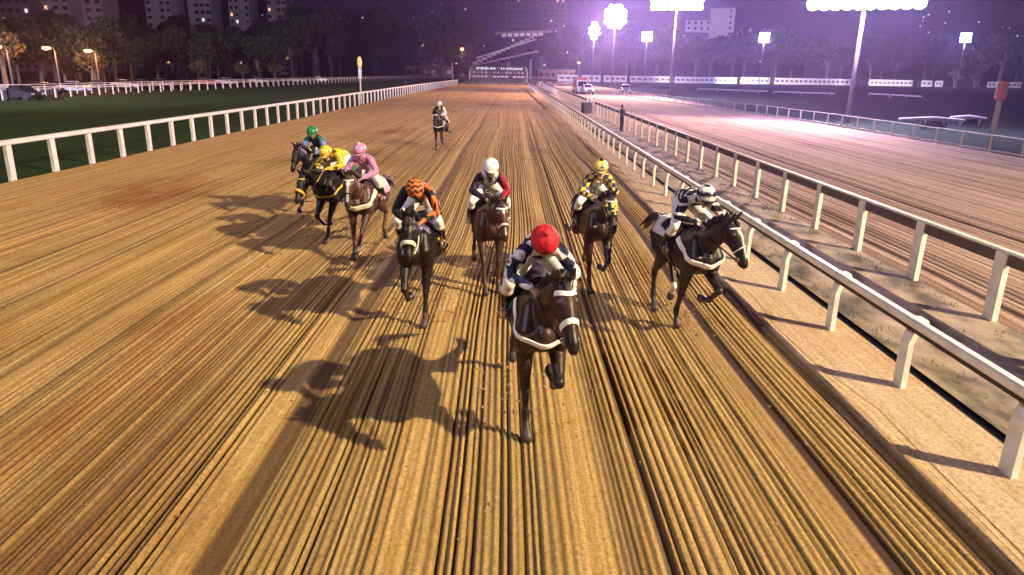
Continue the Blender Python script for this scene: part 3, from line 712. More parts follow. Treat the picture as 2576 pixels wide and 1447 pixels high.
for row, (Y0, n, x0, x1, s0, rowtxt) in enumerate([(122, 7, -20, 330, .95, 'front row'), (165, 12, 20, 820, 1.25, 'second row'), (235, 14, 60, 1010, 1.7, 'third row'), (330, 16, 240, 1200, 2.1, 'back row')]):
    for j in range(n):
        px = x0+(x1-x0)*(j+rsx.uniform(.15, .85))/n; Y = Y0*rsx.uniform(.93, 1.1); a = at(px, 200, Y)
        if a.x > -58-(Y<200)*2 and Y < 330: a.x = -60-rsx.uniform(0, 8)
        k = rsx.randrange(4); s = s0*rsx.uniform(.75, 1.15)*(1.25 if px > 700 and row >= 2 else 1)
        tree(a.x, Y, s, k, lab_for(k, px, rowtxt, j), TL, False, rsx.uniform(.9, 1.2)); i += 1
CARD = ['first', 'second', 'third', 'fourth', 'fifth', 'sixth', 'seventh', 'eighth', 'ninth', 'tenth', 'eleventh', 'twelfth', 'thirteenth', 'fourteenth', 'fifteenth', 'sixteenth', 'seventeenth', 'eighteenth', 'nineteenth', 'twentieth']+['twenty-'+c for c in ('first', 'second', 'third', 'fourth', 'fifth', 'sixth', 'seventh', 'eighth', 'ninth')]+['thirtieth', 'thirty-first', 'thirty-second', 'thirty-third', 'thirty-fourth']
for j in range(34):
    px = 1010+(2620-1010)*(j+rsx.uniform(.1, .9))/34; Y = rsx.uniform(425, 500); a = at(px, 200, Y); k = rsx.randrange(4)
    tree(a.x, Y, rsx.uniform(1.5, 2.4)*(1.45 if px > 1400 else 1.1), k, '%s %s, %s from right in the far belt' % (kinds[k % 4], where(px), CARD[33-j]), 'trees beyond the far end and the infield', False, rsx.uniform(.9, 1.2))
for (px, Y, s, lab) in ((1457, 330, .5, 'dark trunked tree breaking the perimeter fence behind the white pickup'), (2165, 380, .9, 'dark tree in the gap of the perimeter fence by the pale pole'), (2308, 395, .8, 'dark shrub tree in front of the perimeter fence, left of three'), (2400, 372, 1.2, 'dark broad tree hiding the perimeter fence near the right'), (2450, 375, 1.1, 'dark tree in front of the perimeter fence right of the broad one'), (1857, 360, .5, 'small dark tree by the slim lamp post'), (1940, 370, .5, 'small dark tree in the fence gap left of the longest run')):
    a = at(px, 215, Y); tree(a.x, Y, s, 2, lab, 'dark trees in front of the perimeter fence', False, .75)
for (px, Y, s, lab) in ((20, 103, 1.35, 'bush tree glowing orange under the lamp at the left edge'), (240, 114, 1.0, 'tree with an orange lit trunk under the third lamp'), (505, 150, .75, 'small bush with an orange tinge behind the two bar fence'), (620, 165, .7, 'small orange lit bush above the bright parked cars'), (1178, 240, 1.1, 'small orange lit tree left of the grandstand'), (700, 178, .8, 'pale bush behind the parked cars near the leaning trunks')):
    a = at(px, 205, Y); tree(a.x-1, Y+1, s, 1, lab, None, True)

# low weeds in the worn path
rs = np.random.RandomState(4); mb = MB()
for k in range(520):
    x = rs.choice([rs.uniform(5.62, 6.0), rs.uniform(5.7, 7.8), rs.uniform(7.5, 7.95)]); y = rs.uniform(3, 60)**1.0
    for _ in range(7):
        a = rs.uniform(0, 6.28); L = rs.uniform(.03, .10); bx, by = x+rs.normal()*.05, y+rs.normal()*.06
        mb.add([(bx-.006*math.sin(a), by+.006*math.cos(a), .03), (bx+.006*math.sin(a), by-.006*math.cos(a), .03), (bx+math.cos(a)*L*.6, by+math.sin(a)*L*.6, .03+L)], [(0, 1, 2)])
o = mb.build('weeds', M['leaf2']); tag(o, kind='stuff')
# ------------------------------------------------------------------ bodies: lofted limbs fused into one surface
def loft(mb, pts, rad, up=(0, 0, 1), n=14, sq=1.0):
    """closed tube through pts; rad = list of (half width across, half height along up) ; rounded ends"""
    P = [Vector(p) for p in pts]; Rr = [(r, r) if not isinstance(r, (tuple, list)) else r for r in rad]
    d0 = (P[0]-P[1]).normalized(); d1 = (P[-1]-P[-2]).normalized()
    e0 = min(Rr[0]); e1 = min(Rr[-1])
    PP = [P[0]+d0*e0*.95, P[0]+d0*e0*.6]+P+[P[-1]+d1*e1*.6, P[-1]+d1*e1*.95]
    RR = [(Rr[0][0]*.3, Rr[0][1]*.3), (Rr[0][0]*.78, Rr[0][1]*.78)]+Rr+[(Rr[-1][0]*.78, Rr[-1][1]*.78), (Rr[-1][0]*.3, Rr[-1][1]*.3)]
    vs = []; fs = []; U = Vector(up)
    for i, p in enumerate(PP):
        t = (PP[min(i+1, len(PP)-1)]-PP[max(i-1, 0)]).normalized()
        u = U-t*U.dot(t)
        if u.length < .05: u = Vector((1, 0, 0))-t*t.x
        u.normalize(); w = t.cross(u)
        for k in range(n):
            a = 2*math.pi*k/n; vs.append(p+w*math.cos(a)*RR[i][0]+u*math.sin(a)*RR[i][1])
    for i in range(len(PP)-1):
        for k in range(n):
            a = i*n+k; b = i*n+(k+1) % n; fs.append((a, b, b+n, a+n))
    fs.append(tuple(range(n-1, -1, -1))); fs.append(tuple(len(PP)*n-n+k for k in range(n)))
    mb.add(vs, fs)
def ball(mb, c, r, n=10):
    rx, ry, rz = r if isinstance(r, (tuple, list)) else (r, r, r); vs = []; fs = []
    for i in range(1, n):
        th = math.pi*i/n
        for k in range(2*n):
            ph = math.pi*k/n; vs.append((c[0]+rx*math.sin(th)*math.cos(ph), c[1]+ry*math.sin(th)*math.sin(ph), c[2]+rz*math.cos(th)))
    for i in range(n-2):
        for k in range(2*n):
            a = i*2*n+k; b = i*2*n+(k+1) % (2*n); fs.append((a, a+2*n, b+2*n, b))
    vs.append((c[0], c[1], c[2]+rz)); vs.append((c[0], c[1], c[2]-rz)); t = len(vs)-2
    for k in range(2*n):
        fs.append((k, (k+1) % (2*n), t)); q = (n-2)*2*n; fs.append((q+(k+1) % (2*n), q+k, t+1))
    mb.add(vs, fs)
def fuse(mb, voxel, smooth=3, fac=.5):
    me = mb.mesh('tmp'); o = bpy.data.objects.new('tmp', me); COL.objects.link(o)
    m = o.modifiers.new('r', 'REMESH'); m.mode = 'VOXEL'; m.voxel_size = voxel; m.use_smooth_shade = True
    if smooth: s = o.modifiers.new('s', 'SMOOTH'); s.factor = fac; s.iterations = smooth
    dg = C.evaluated_depsgraph_get(); out = bpy.data.meshes.new_from_object(o.evaluated_get(dg))
    bpy.data.objects.remove(o); bpy.data.meshes.remove(me)
    out.polygons.foreach_set('use_smooth', [True]*len(out.polygons)); return out
def paint(me, fn):
    n = len(me.vertices); co = np.empty(n*3, np.float32); me.vertices.foreach_get('co', co); co = co.reshape(-1, 3)
    c = fn(co); a = me.attributes.new('tint', 'FLOAT_COLOR', 'POINT')
    a.data.foreach_set('color', np.concatenate([c, np.ones((n, 1))], 1).astype(np.float32).ravel()); return me
def tint_mat(name, rough, spec=.4, var=.25, scale=20, sheen=0, bmp=.0, bs=60):
    m, t, b = nodes(name); a = t.nodes.new('ShaderNodeAttribute'); a.attribute_name = 'tint'
    n = nz(t, scale, 5, .7); g = ramp(t, n.outputs[0], [(.3, (1-var,)*3), (.7, (1.05,)*3)])
    lk(t, mixc(t, a.outputs['Color'], g.outputs[0], 1.0, 'MULTIPLY'), b.inputs['Base Color'])
    b.inputs['Roughness'].default_value = rough; b.inputs['Specular IOR Level'].default_value = spec
    if sheen: b.inputs['Sheen Weight'].default_value = sheen
    if bmp:
        n2 = nz(t, bs, 3, .6); bump(t, b, n2.outputs[0], bmp, .012)
    return m
M['coat'] = tint_mat('horse_coat', .46, .38, .45, 6, 0, .55, 13)
M['silk'] = tint_mat('racing_silk', .6, .22, .18, 14, 0, .9, 13)
M['skinp'] = tint_mat('jockey_skin', .5, .4, .1, 30)
M['gear'] = tint_mat('painted_gear', .3, .5, .06, 20)
M['fleece'] = simple('sheepskin', (.78, .72, .56), .95, var=.2, scale=60, bmp=.8)
M['webbing'] = simple('white_webbing', (.80, .78, .76), .7, var=.15, scale=50, bmp=.3)
M['leather'] = simple('dark_leather', (.014, .010, .009), .75, spec=.2)
M['hairm'] = simple('mane_hair', (.010, .008, .007), .55, var=.5, scale=40, bmp=.4)
M['hairc'] = simple('mane_hair_brown', (.06, .025, .012), .55, var=.5, scale=40, bmp=.4)
M['hoof'] = simple('hoof_horn', (.05, .04, .035), .5)
M['breech'] = simple('white_breeches', (.76, .74, .74), .7, var=.12, scale=12, bmp=.5)
M['boot'] = simple('black_boots', (.010, .010, .012), .22)
M['cream_top'] = simple('cream_band', (.74, .70, .64), .6)

def smoothstep(a, b, x): t = np.clip((x-a)/(b-a), 0, 1); return t*t*(3-2*t)
def seg_dist(P, a, b):
    a = np.array(a); b = np.array(b); d = b-a; t = np.clip(((P-a)@d)/(d@d), 0, 1); return np.linalg.norm(P-(a+t[:, None]*d), axis=1), t

BAY = dict(base=(.034, .013, .009), point=(.008, .006, .007)); DARK = dict(base=(.014, .008, .007), point=(.007, .006, .007))
BLACKH = dict(base=(.0075, .0055, .006), point=(.006, .005, .006)); CHEST = dict(base=(.072, .028, .015), point=(.055, .022, .013))
FRONT = {'reach': (46, 40, 62), 'plant': (6, 3, 40), 'push': (-22, -26, 15), 'fold': (58, -62, -108), 'lift': (34, -48, -88), 'halfreach': (26, 12, 34)}
HIND = {'swing': (48, -18, 26, 50), 'plant': (30, -42, 2, 36), 'push': (8, -62, -36, 0), 'trail': (-4, -78, -74, -95), 'lift': (34, -60, 30, -30)}

def leg_points(o, angs, lens, side_spread=0.0):
    P = [Vector(o)]
    for a, L in zip(angs, lens):
        a = D2R(a); P.append(P[-1]+Vector((math.sin(a)*L, side_spread*L, -math.cos(a)*L)))
    return P
def make_horse(name_label, coat, legs, neck=(0, 38), head=(0, 52), blaze=None, socks=(), voxel=.015, group='racehorses running down the dirt track', up=0.0):
    """legs: (front left, front right, hind left, hind right); neck/head: (yaw, pitch) degrees. local x forward, y left."""
    mb = MB()
    # trunk
    loft(mb, [(-1.00, 0, 1.26), (-.86, 0, 1.30), (-.62, 0, 1.31), (-.35, 0, 1.25), (-.05, 0, 1.21), (.22, 0, 1.22), (.45, 0, 1.25), (.62, 0, 1.22), (.70, 0, 1.20)],
         [(.13, .16), (.22, .25), (.285, .295), (.275, .285), (.295, .325), (.285, .345), (.245, .315), (.19, .23), (.11, .14)], n=20)
    loft(mb, [(-.72, 0, 1.50), (-.3, 0, 1.46), (.05, 0, 1.47), (.30, 0, 1.55), (.48, 0, 1.50)], [(.14, .09), (.10, .07), (.09, .07), (.075, .07), (.09, .09)])
    for s in (-1, 1):
        loft(mb, [(.50, s*.13, 1.44), (.60, s*.15, 1.25), (.50, s*.17, 1.06)], [(.09, .12), (.120, .155), (.105, .12)], up=(1, 0, 0))      # shoulder and breast
        loft(mb, [(-.60, s*.12, 1.46), (-.72, s*.16, 1.28), (-.62, s*.18, 1.10)], [(.10, .14), (.13, .22), (.10, .17)], up=(1, 0, 0))   # quarters
    # neck
    ny, npit = D2R(neck[0]), D2R(neck[1]); dirn = Vector((math.cos(ny)*math.cos(npit), math.sin(ny)*math.cos(npit), math.sin(npit)))
    nb = Vector((.46, 0, 1.36)); poll = nb+dirn*.80; mid = nb+dirn*.42+Vector((0, 0, -.015))-Vector((0, math.sin(ny)*.06, 0))
    upn = Vector((0, 0, 1))
    loft(mb, [nb-Vector((.22, 0, .08)), nb+Vector((.02, 0, -.02)), nb*.55+mid*.45, mid, mid*.45+poll*.55, poll-dirn*.03-Vector((0, 0, .02))],
         [(.15, .27), (.145, .265), (.115, .205), (.09, .165), (.08, .135), (.075, .105)], up=upn, n=16)
    # head
    hy, hp = D2R(neck[0]+head[0]), D2R(head[1])
    hd = Vector((math.cos(hy)*math.cos(hp), math.sin(hy)*math.cos(hp), -math.sin(hp))); side = Vector((-math.sin(hy), math.cos(hy), 0)); hup = hd.cross(side)*-1
    if hup.z < 0: hup = -hup
    h0 = poll+Vector((0, 0, .0)); J = lambda f, u=0, w=0: h0+hd*f+hup*u+side*w
    loft(mb, [J(-.04, -.02), J(.07, -.02), J(.19, -.035), J(.31, -.03), J(.43, -.030), J(.52, -.035), J(.575, -.045)],
         [(.075, .085), (.098, .115), (.098, .135), (.076, .105), (.058, .076), (.062, .070), (.048, .054)], up=hup, n=18)
    for s in (-1, 1):
        loft(mb, [J(.02, -.10, s*.045), J(.12, -.13, s*.048), J(.21, -.115, s*.04)], [(.035, .05), (.042, .062), (.03, .045)], up=hup)     # cheek
        ball(mb, J(.155, .025, s*.083), .032)                                              # brow over the eye
        ball(mb, J(.545, -.012, s*.036), (.026, .024, .026))                              # nostril rim
        ea = J(-.035, .060, s*.052); tip = ea+hup*.115+hd*-.035+side*s*.028+Vector((0, 0, .03))
        loft(mb, [ea, ea*.6+tip*.4, tip*.85+ea*.15, tip], [(.030, .024), (.036, .022), (.024, .017), (.010, .010)], up=hd, n=10)
    loft(mb, [J(.44, -.085), J(.53, -.095), J(.565, -.095)], [(.036, .026), (.038, .028), (.026, .02)], up=hup)                           # chin
    # legs
    hoofs = []; low = 9; legP = []
    for i, ph in enumerate(legs):
        s = 1 if i % 2 == 0 else -1
        if i < 2:
            P = leg_points((.44, s*.165, 1.02), FRONT[ph] if isinstance(ph, str) else ph, (.46, .33, .15), -.04*s)
            loft(mb, [P[0]+Vector((-.03, 0, .12)), P[0]+Vector((.0, 0, -.02)), P[0]*.5+P[1]*.5, P[0]*.15+P[1]*.85, P[1]],
                 [(.105, .140), (.100, .125), (.076, .088), (.054, .060), (.060, .066)], up=(1, 0, .01), n=12)
            loft(mb, [P[1], P[1]*.8+P[2]*.2, P[1]*.35+P[2]*.65, P[2]], [(.058, .062), (.042, .048), (.036, .044), (.049, .053)], up=(1, 0, .01), n=12)
            a = D2R((FRONT[ph] if isinstance(ph, str) else ph)[2]); k = 2
        else:
            P = leg_points((-.66, s*.15, 1.30), HIND[ph] if isinstance(ph, str) else ph, (.36, .44, .42, .15), .0)
            loft(mb, [P[0], P[0]*.4+P[1]*.6, P[1]], [(.12, .20), (.115, .17), (.10, .13)], up=(1, 0, .01), n=14)
            loft(mb, [P[1], P[1]*.6+P[2]*.4, P[1]*.15+P[2]*.85, P[2]], [(.110, .135), (.084, .108), (.050, .064), (.050, .070)], up=(1, 0, .01), n=12)
            loft(mb, [P[2]+(P[1]-P[2]).normalized()*.02, P[2], P[2]*.75+P[3]*.25, P[2]*.3+P[3]*.7, P[3]], [(.050, .068), (.052, .068), (.040, .052), (.037, .045), (.048, .055)], up=(1, 0, .01), n=12)
            a = D2R((HIND[ph] if isinstance(ph, str) else ph)[3]); k = 3
        pd = (P[k+1]-P[k]).normalized()
        loft(mb, [P[k], P[k]*.5+P[k+1]*.5, P[k+1]], [(.046, .050), (.038, .043), (.046, .052)], up=(1, 0, .01), n=12)
        hoofs.append((P[k+1], pd)); legP.append(P)
    for (hp_, pd) in hoofs: low = min(low, (hp_+pd*.085).z-.02)
    me = fuse(mb, voxel, 5)
    drop = -low+up
    sh = Vector((0, 0, drop))
    me.transform(Matrix.Translation(sh))
    legP = [[p+sh for p in P] for P in legP]
    def col(co):
        z = co[:, 2]; b = np.array(coat['base']); p = np.array(coat['point'])
        k = np.zeros(len(co))
        for i, P in enumerate(legP):
            q = [np.array(v) for v in P[-4:]] if i >= 2 else [np.array(v) for v in P]
            for a_, c_ in zip(q[:-1], q[1:]):
                d, t = seg_dist(co, a_, c_); 
                first = (a_ is q[0]) if i < 2 else (a_ is q[0])
                w = (1-smoothstep(.09, .12, d))*(smoothstep(.45, 1.0, t) if first else 1.0)
                k = np.maximum(k, w)
        mz = np.array(J(.57, -.04)+sh); k = np.maximum(k, 1-smoothstep(.08, .19, np.linalg.norm(co-mz, axis=1)))
        for s in (-1, 1):
            k = np.maximum(k, 1-smoothstep(.02, .035, np.linalg.norm(co-np.array(J(.155, .012, s*.098)+sh), axis=1)))
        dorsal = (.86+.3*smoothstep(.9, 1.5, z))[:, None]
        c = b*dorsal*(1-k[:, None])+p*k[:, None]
        rel = co-np.array(h0+sh); f = rel@np.array(hd); u = rel@np.array(hup); w = rel@np.array(side)
        white = np.zeros(len(co)); on = (u > .0) & (f > -.05) & (f < .66)
        if blaze == 'blaze': white = np.where(on & (f > .10) & (f < .50), 1-smoothstep(.014, .026, np.abs(w-.008)-.018*np.exp(-((f-.15)/.05)**2)), 0)
        if blaze == 'star': white = np.where(on, 1-smoothstep(.026, .036, np.hypot(w*1.2, (f-.16)*.6)), 0)
        if blaze == 'starstrip': white = np.where(on & (f < .24), 1-smoothstep(.024, .034, np.hypot(w*1.3, (f-.13)*.55)), 0); white = np.maximum(white, np.where(on & (f > .4) & (f < .52), 1-smoothstep(.008, .016, np.abs(w)), 0))
        for i in socks:
            P = legP[i]; d, t = seg_dist(co, P[-2], P[-1]); white = np.maximum(white, 1-smoothstep(.07, .09, d))
        c = c*(1-white[:, None])+np.array((.62, .58, .54))*white[:, None]
        ns = np.sin(co[:, 0]*61+3*np.sin(co[:, 1]*47))*np.sin(co[:, 2]*73+2*np.sin(co[:, 0]*39))*np.sin(co[:, 1]*83+co[:, 2]*21)
        dust = smoothstep(.15, .55, ns+.25-smoothstep(.1, 1.3, z)*.35)*.16*(1-smoothstep(.9, 1.5, z))   # spattered sand
        return c*(1-dust[:, None])+np.array((.30, .19, .10))*dust[:, None]
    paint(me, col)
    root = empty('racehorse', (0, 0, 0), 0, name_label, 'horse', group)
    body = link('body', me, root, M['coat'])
    for i, (hp_, pd) in enumerate(hoofs):
        p = hp_+sh; mbh = MB(); q = pd
        loft(mbh, [p-q*.005, p+q*.04, p+q*.075], [(.047, .054), (.056, .064), (.064, .072)], up=(1, 0, .01), n=12); mbh.build('hoof', M['hoof'], root, True)
    for s in (-1, 1):
        e = MB(); ball(e, J(.155, .012, s*.098)+sh, (.020, .020, .018), 8); e.build('eye', M['pane'], root, True)
    dg = None
    bvh = BVHTree.FromPolygons([v.co.copy() for v in me.vertices], [tuple(p.vertices) for p in me.polygons])
    H = dict(root=root, bvh=bvh, J=lambda f, u=0, w=0: J(f, u, w)+sh, hd=hd, hup=hup, side=side, sh=sh, poll=poll+sh, nb=nb+sh, mid=mid+sh, dirn=dirn, body=body)
    # mane : ragged crest of locks falling on one side; forelock
    mn = MB(); rs = random.Random(int(abs(neck[0])*3+head[1]+len(name_label)))
    for i in range(46):
        t = i/45; base = (nb+Vector((-.10, 0, .24)))*(1-t)+(poll+Vector((-.02, 0, .085)))*t+Vector((0, -math.sin(ny)*.05*math.sin(t*3.14), .035*math.sin(t*3.14)-.03*(1-t)))+sh
        s = rs.choice((-1, 1, 1)); L = rs.uniform(.07, .15)
        side_n = Vector((-math.sin(ny), math.cos(ny), 0))
        e1 = base+side_n*s*L*.35+Vector((-.03, 0, .03+rs.uniform(0, .03))); e2 = base+side_n*s*L*.75+Vector((-.07, 0, -.03))
        loft(mn, [base-Vector((0, 0, .02)), e1, e2], [(.020, .030), (.018, .022), (.006, .008)], n=6)
    for i in range(5):
        b_ = J(-.02, .085, rs.uniform(-.03, .03))+sh; loft(mn, [b_, b_+hd*.06+hup*.03, b_+hd*.14+hup*.0], [.016, .014, .005], n=6)
    mn.build('mane', M['hairc'] if coat is CHEST else M['hairm'], root, True)
    # tail streaming behind
    tl = MB(); tb = Vector((-1.10, 0, 1.40))+sh
    for i in range(16):
        a = rs.uniform(0, 6.28); rr = rs.uniform(0, .05); sp = Vector((0, math.cos(a)*rr, math.sin(a)*rr)); L = rs.uniform(.75, 1.0); sw = rs.uniform(-.12, .12)
        loft(tl, [tb+sp*.3, tb+Vector((-.16, 0, .06))+sp, tb+Vector((-.38*L, sw*.4, .0))+sp*1.6, tb+Vector((-.62*L, sw, -.22*L))+sp*2], [.028, .034, .028, .008], n=6)
    tl.build('tail', M['hairc'] if coat is CHEST else M['hairm'], root, True)
    return H
def strap(H, name, pts, width, thick, mat, off=.007, n=40, parent=None, closed=False, proj=True):
    """flat strap that lies on the horse along a path"""
    P = [Vector(p) for p in pts]; L = [0]
    if closed: P.append(P[0])
    for a, b in zip(P[:-1], P[1:]): L.append(L[-1]+(b-a).length)
    Q = []; N = []
    for i in range(n+1):
        s = L[-1]*i/n; k = max(j for j in range(len(L)) if L[j] <= s+1e-9); k = min(k, len(P)-2)
        # smooth (catmull) position
        t = (s-L[k])/max(1e-9, L[k+1]-L[k]); p0 = P[k-1] if k > 0 else (P[-2] if closed else P[k]); p3 = P[k+2] if k+2 < len(P) else (P[1] if closed else P[k+1]); p1, p2 = P[k], P[k+1]
        q = .5*((2*p1)+(p2-p0)*t+(2*p0-5*p1+4*p2-p3)*t*t+(3*p1-p0-3*p2+p3)*t**3)
        if proj:
            loc, nor, _, _ = H['bvh'].find_nearest(q); Q.append(loc); N.append(nor)
        else: Q.append(q); N.append(Vector((0, 0, 1)))
    for _ in range(4 if proj else 0):
        Q = [Q[i] if (not closed and i in (0, n)) else (Q[(i-1) % (n+1)]+Q[i]*2+Q[(i+1) % (n+1)])/4 for i in range(n+1)]
    for _ in range(4):
        N = [N[i] if (not closed and i in (0, n)) else (N[(i-1) % (n+1)]+N[i]*2+N[(i+1) % (n+1)]).normalized() for i in range(n+1)]
    vs = []; fs = []
    for i in range(n+1):
        t = (Q[min(i+1, n)]-Q[max(i-1, 0)])
        if closed and i in (0, n): t = Q[1]-Q[n-1]
        t.normalize(); w = t.cross(N[i]).normalized(); c = Q[i]+N[i]*off; m = N[i]
        for k in range(8):
            a = math.pi*2*(k+.5)/8; ca, sa = math.cos(a), math.sin(a)
            vs.append(c+w*math.copysign(abs(ca)**.6, ca)*width/2+m*(thick/2+math.copysign(abs(sa)**.8, sa)*thick/2))
    for i in range(n):
        for k in range(8): fs.append((i*8+k, i*8+(k+1) % 8, (i+1)*8+(k+1) % 8, (i+1)*8+k))
    if not closed: fs.append(tuple(range(7, -1, -1))); fs.append(tuple(n*8+k for k in range(8)))
    mb = MB().add(vs, fs); return mb.build(name, mat, parent or H['root'], True)
def head_ring(H, f, u0, ru, rw, tilt=0):
    return [H['J'](f+tilt*math.sin(a), u0+ru*math.sin(a), rw*math.cos(a)) for a in [2*math.pi*k/16 for k in range(16)]]
def bridle(H, browband=None, noseband=None, nose_w=.028, brow_w=.024, sheep=False):
    root = H['root']
    br = strap(H, 'bridle', head_ring(H, .0, -.03, .16, .13, -.05), .018, .006, M['leather'], closed=True)
    for s in (-1, 1):
        strap(H, 'cheek_strap', [H['J'](.02, 0, s*.12), H['J'](.18, -.06, s*.13), H['J'](.36, -.05, s*.11), H['J'](.47, -.07, s*.09)], .016, .006, M['leather'])
        MB().disc(H['J'](.475, -.07, s*.066), .036, .010, H['side'], 16).build('bit_ring', M['steel'], root)
    strap(H, 'browband', [H['J'](.085+.02*math.cos(a*2), .04+.1*math.cos(a), .14*math.sin(a)) for a in [D2R(d) for d in (-88, -60, -30, 0, 30, 60, 88)]], brow_w, .010, browband or M['leather'])
    strap(H, 'noseband', head_ring(H, .37, -.03, .13, .11, -.02), nose_w if not sheep else .062, .012 if not sheep else .038, noseband or M['leather'], closed=True)
def reins(H, hands, mat=None, sag=.02):
    for s, h in zip((1, -1), hands):
        a = H['J'](.475, -.07, s*.085); b = Vector(h); m = (a+b)/2+Vector((0, s*.02, -sag)); m2 = a*.3+b*.7+Vector((0, s*.01, -sag*.6))
        loc, nor, _, d = H['bvh'].find_nearest(m)
        if (m-loc).dot(nor) < .02: m = loc+nor*.02
        loc, nor, _, d = H['bvh'].find_nearest(m2)
        if (m2-loc).dot(nor) < .02: m2 = loc+nor*.02
        MB().tube([a, m, m2, b], .010, 6).build('rein', mat or M['leather'], H['root'], True)
def breast_collar(H, mat, width=.085, thick=.022, drop=0.0):
    z = H['sh'].z
    pts = []
    for a in np.linspace(-118, 118, 15):
        r = D2R(a); c, s = math.cos(r), math.sin(r)
        pts.append((.40+.42*c, .34*s, z+1.235-drop-.10*c+.16*(1-c)*.75))
    return strap(H, 'breast_collar', pts, width, thick, mat, n=60)
def cloth(H, name, mat, x0, x1, half, tint=None, off=.008, thick=.012, zlow=None):
    """saddle cloth draped over the back: lengthwise x0..x1, hanging down by angle half each side"""
    z = H['sh'].z; nx, na = 22, 40; top = []; nor_ = []
    for i in range(nx+1):
        x = x0+(x1-x0)*i/nx
        for j in range(na+1):
            a = -half+2*half*j/na; r = D2R(a); o = Vector((x, 0, z+1.22)); d = Vector((0, math.sin(r), math.cos(r)))
            hit = H['bvh'].ray_cast(o+d*1.2, -d)
            p = hit[0] if hit[0] is not None else o+d*.33
            top.append(p+d*(off+thick)+Vector((0, 0, 0))); nor_.append(d)
    W1 = na+1; n = len(top); vs = top+[p-d*thick for p, d in zip(top, nor_)]; fs = []
    for i in range(nx):
        for j in range(na):
            a = i*W1+j; fs.append((a, a+W1, a+W1+1, a+1)); fs.append((n+a, n+a+1, n+a+W1+1, n+a+W1))
    for i in range(nx):
        a = i*W1; fs.append((a, n+a, n+a+W1, a+W1)); a = i*W1+na; fs.append((a, a+W1, n+a+W1, n+a))
    for j in range(na):
        fs.append((j, j+1, n+j+1, n+j)); a = nx*W1+j; fs.append((a, n+a, n+a+1, a+1))
    mb = MB().add(vs, fs); me = mb.mesh(name)
    if tint: paint(me, tint)
    return link(name, me, H['root'], mat, True)
def saddle(H, girth_mat=None):
    z = H['sh'].z; mb = MB()
    loft(mb, [(-.32, 0, z+1.585), (-.2, 0, z+1.57), (.02, 0, z+1.575), (.14, 0, z+1.615)], [(.13, .035), (.12, .03), (.09, .03), (.06, .035)], n=12)
    for s in (-1, 1): loft(mb, [(-.05, s*.10, z+1.56), (-.0, s*.24, z+1.46), (.02, s*.30, z+1.32)], [(.02, .12), (.018, .13), (.015, .09)], up=(1, 0, 0), n=10)
    mb.build('saddle', M['leather'], H['root'], True)
    strap(H, 'girth', [(.06, .5*math.sin(a), z+1.2-.5*math.cos(a)) for a in [D2R(d) for d in range(-120, 121, 20)]], .09, .01, girth_mat or M['leather'])

# ------------------------------------------------------------------ jockeys
def hand(mb, wrist, dirn, thumb_side, r=.0088):
    """closed fist on the rein: palm, four curled fingers of unequal length, thumb from the side of the palm"""
    w = Vector(wrist); d = Vector(dirn).normalized(); side = Vector((0, thumb_side, 0)); side = (side-d*side.dot(d)).normalized(); dn = d.cross(side)
    if dn.z > 0: dn = -dn
    upv = -dn
    loft(mb, [w, w+d*.035, w+d*.075], [(.026, .020), (.040, .017), (.040, .015)], up=upv, n=10)
    for k, (L, off) in enumerate(((.030, .033), (.035, .011), (.033, -.011), (.026, -.031))):
        a = w+d*.075+side*off; b = a+d*L*.9+dn*.008; c = b+dn*.028-d*.004; e = c-d*.028+dn*.002
        loft(mb, [a, b, c, e], [r*1.05, r, r*.92, r*.85], up=side, n=8)
    a = w+d*.030+side*.036; b = a+d*.026+side*.016+dn*.010; c = b+d*.020-side*.010+dn*.018
    loft(mb, [a, b, c], [r*1.25, r*1.1, r*.95], up=side, n=8)
    return w+d*.085+dn*.03
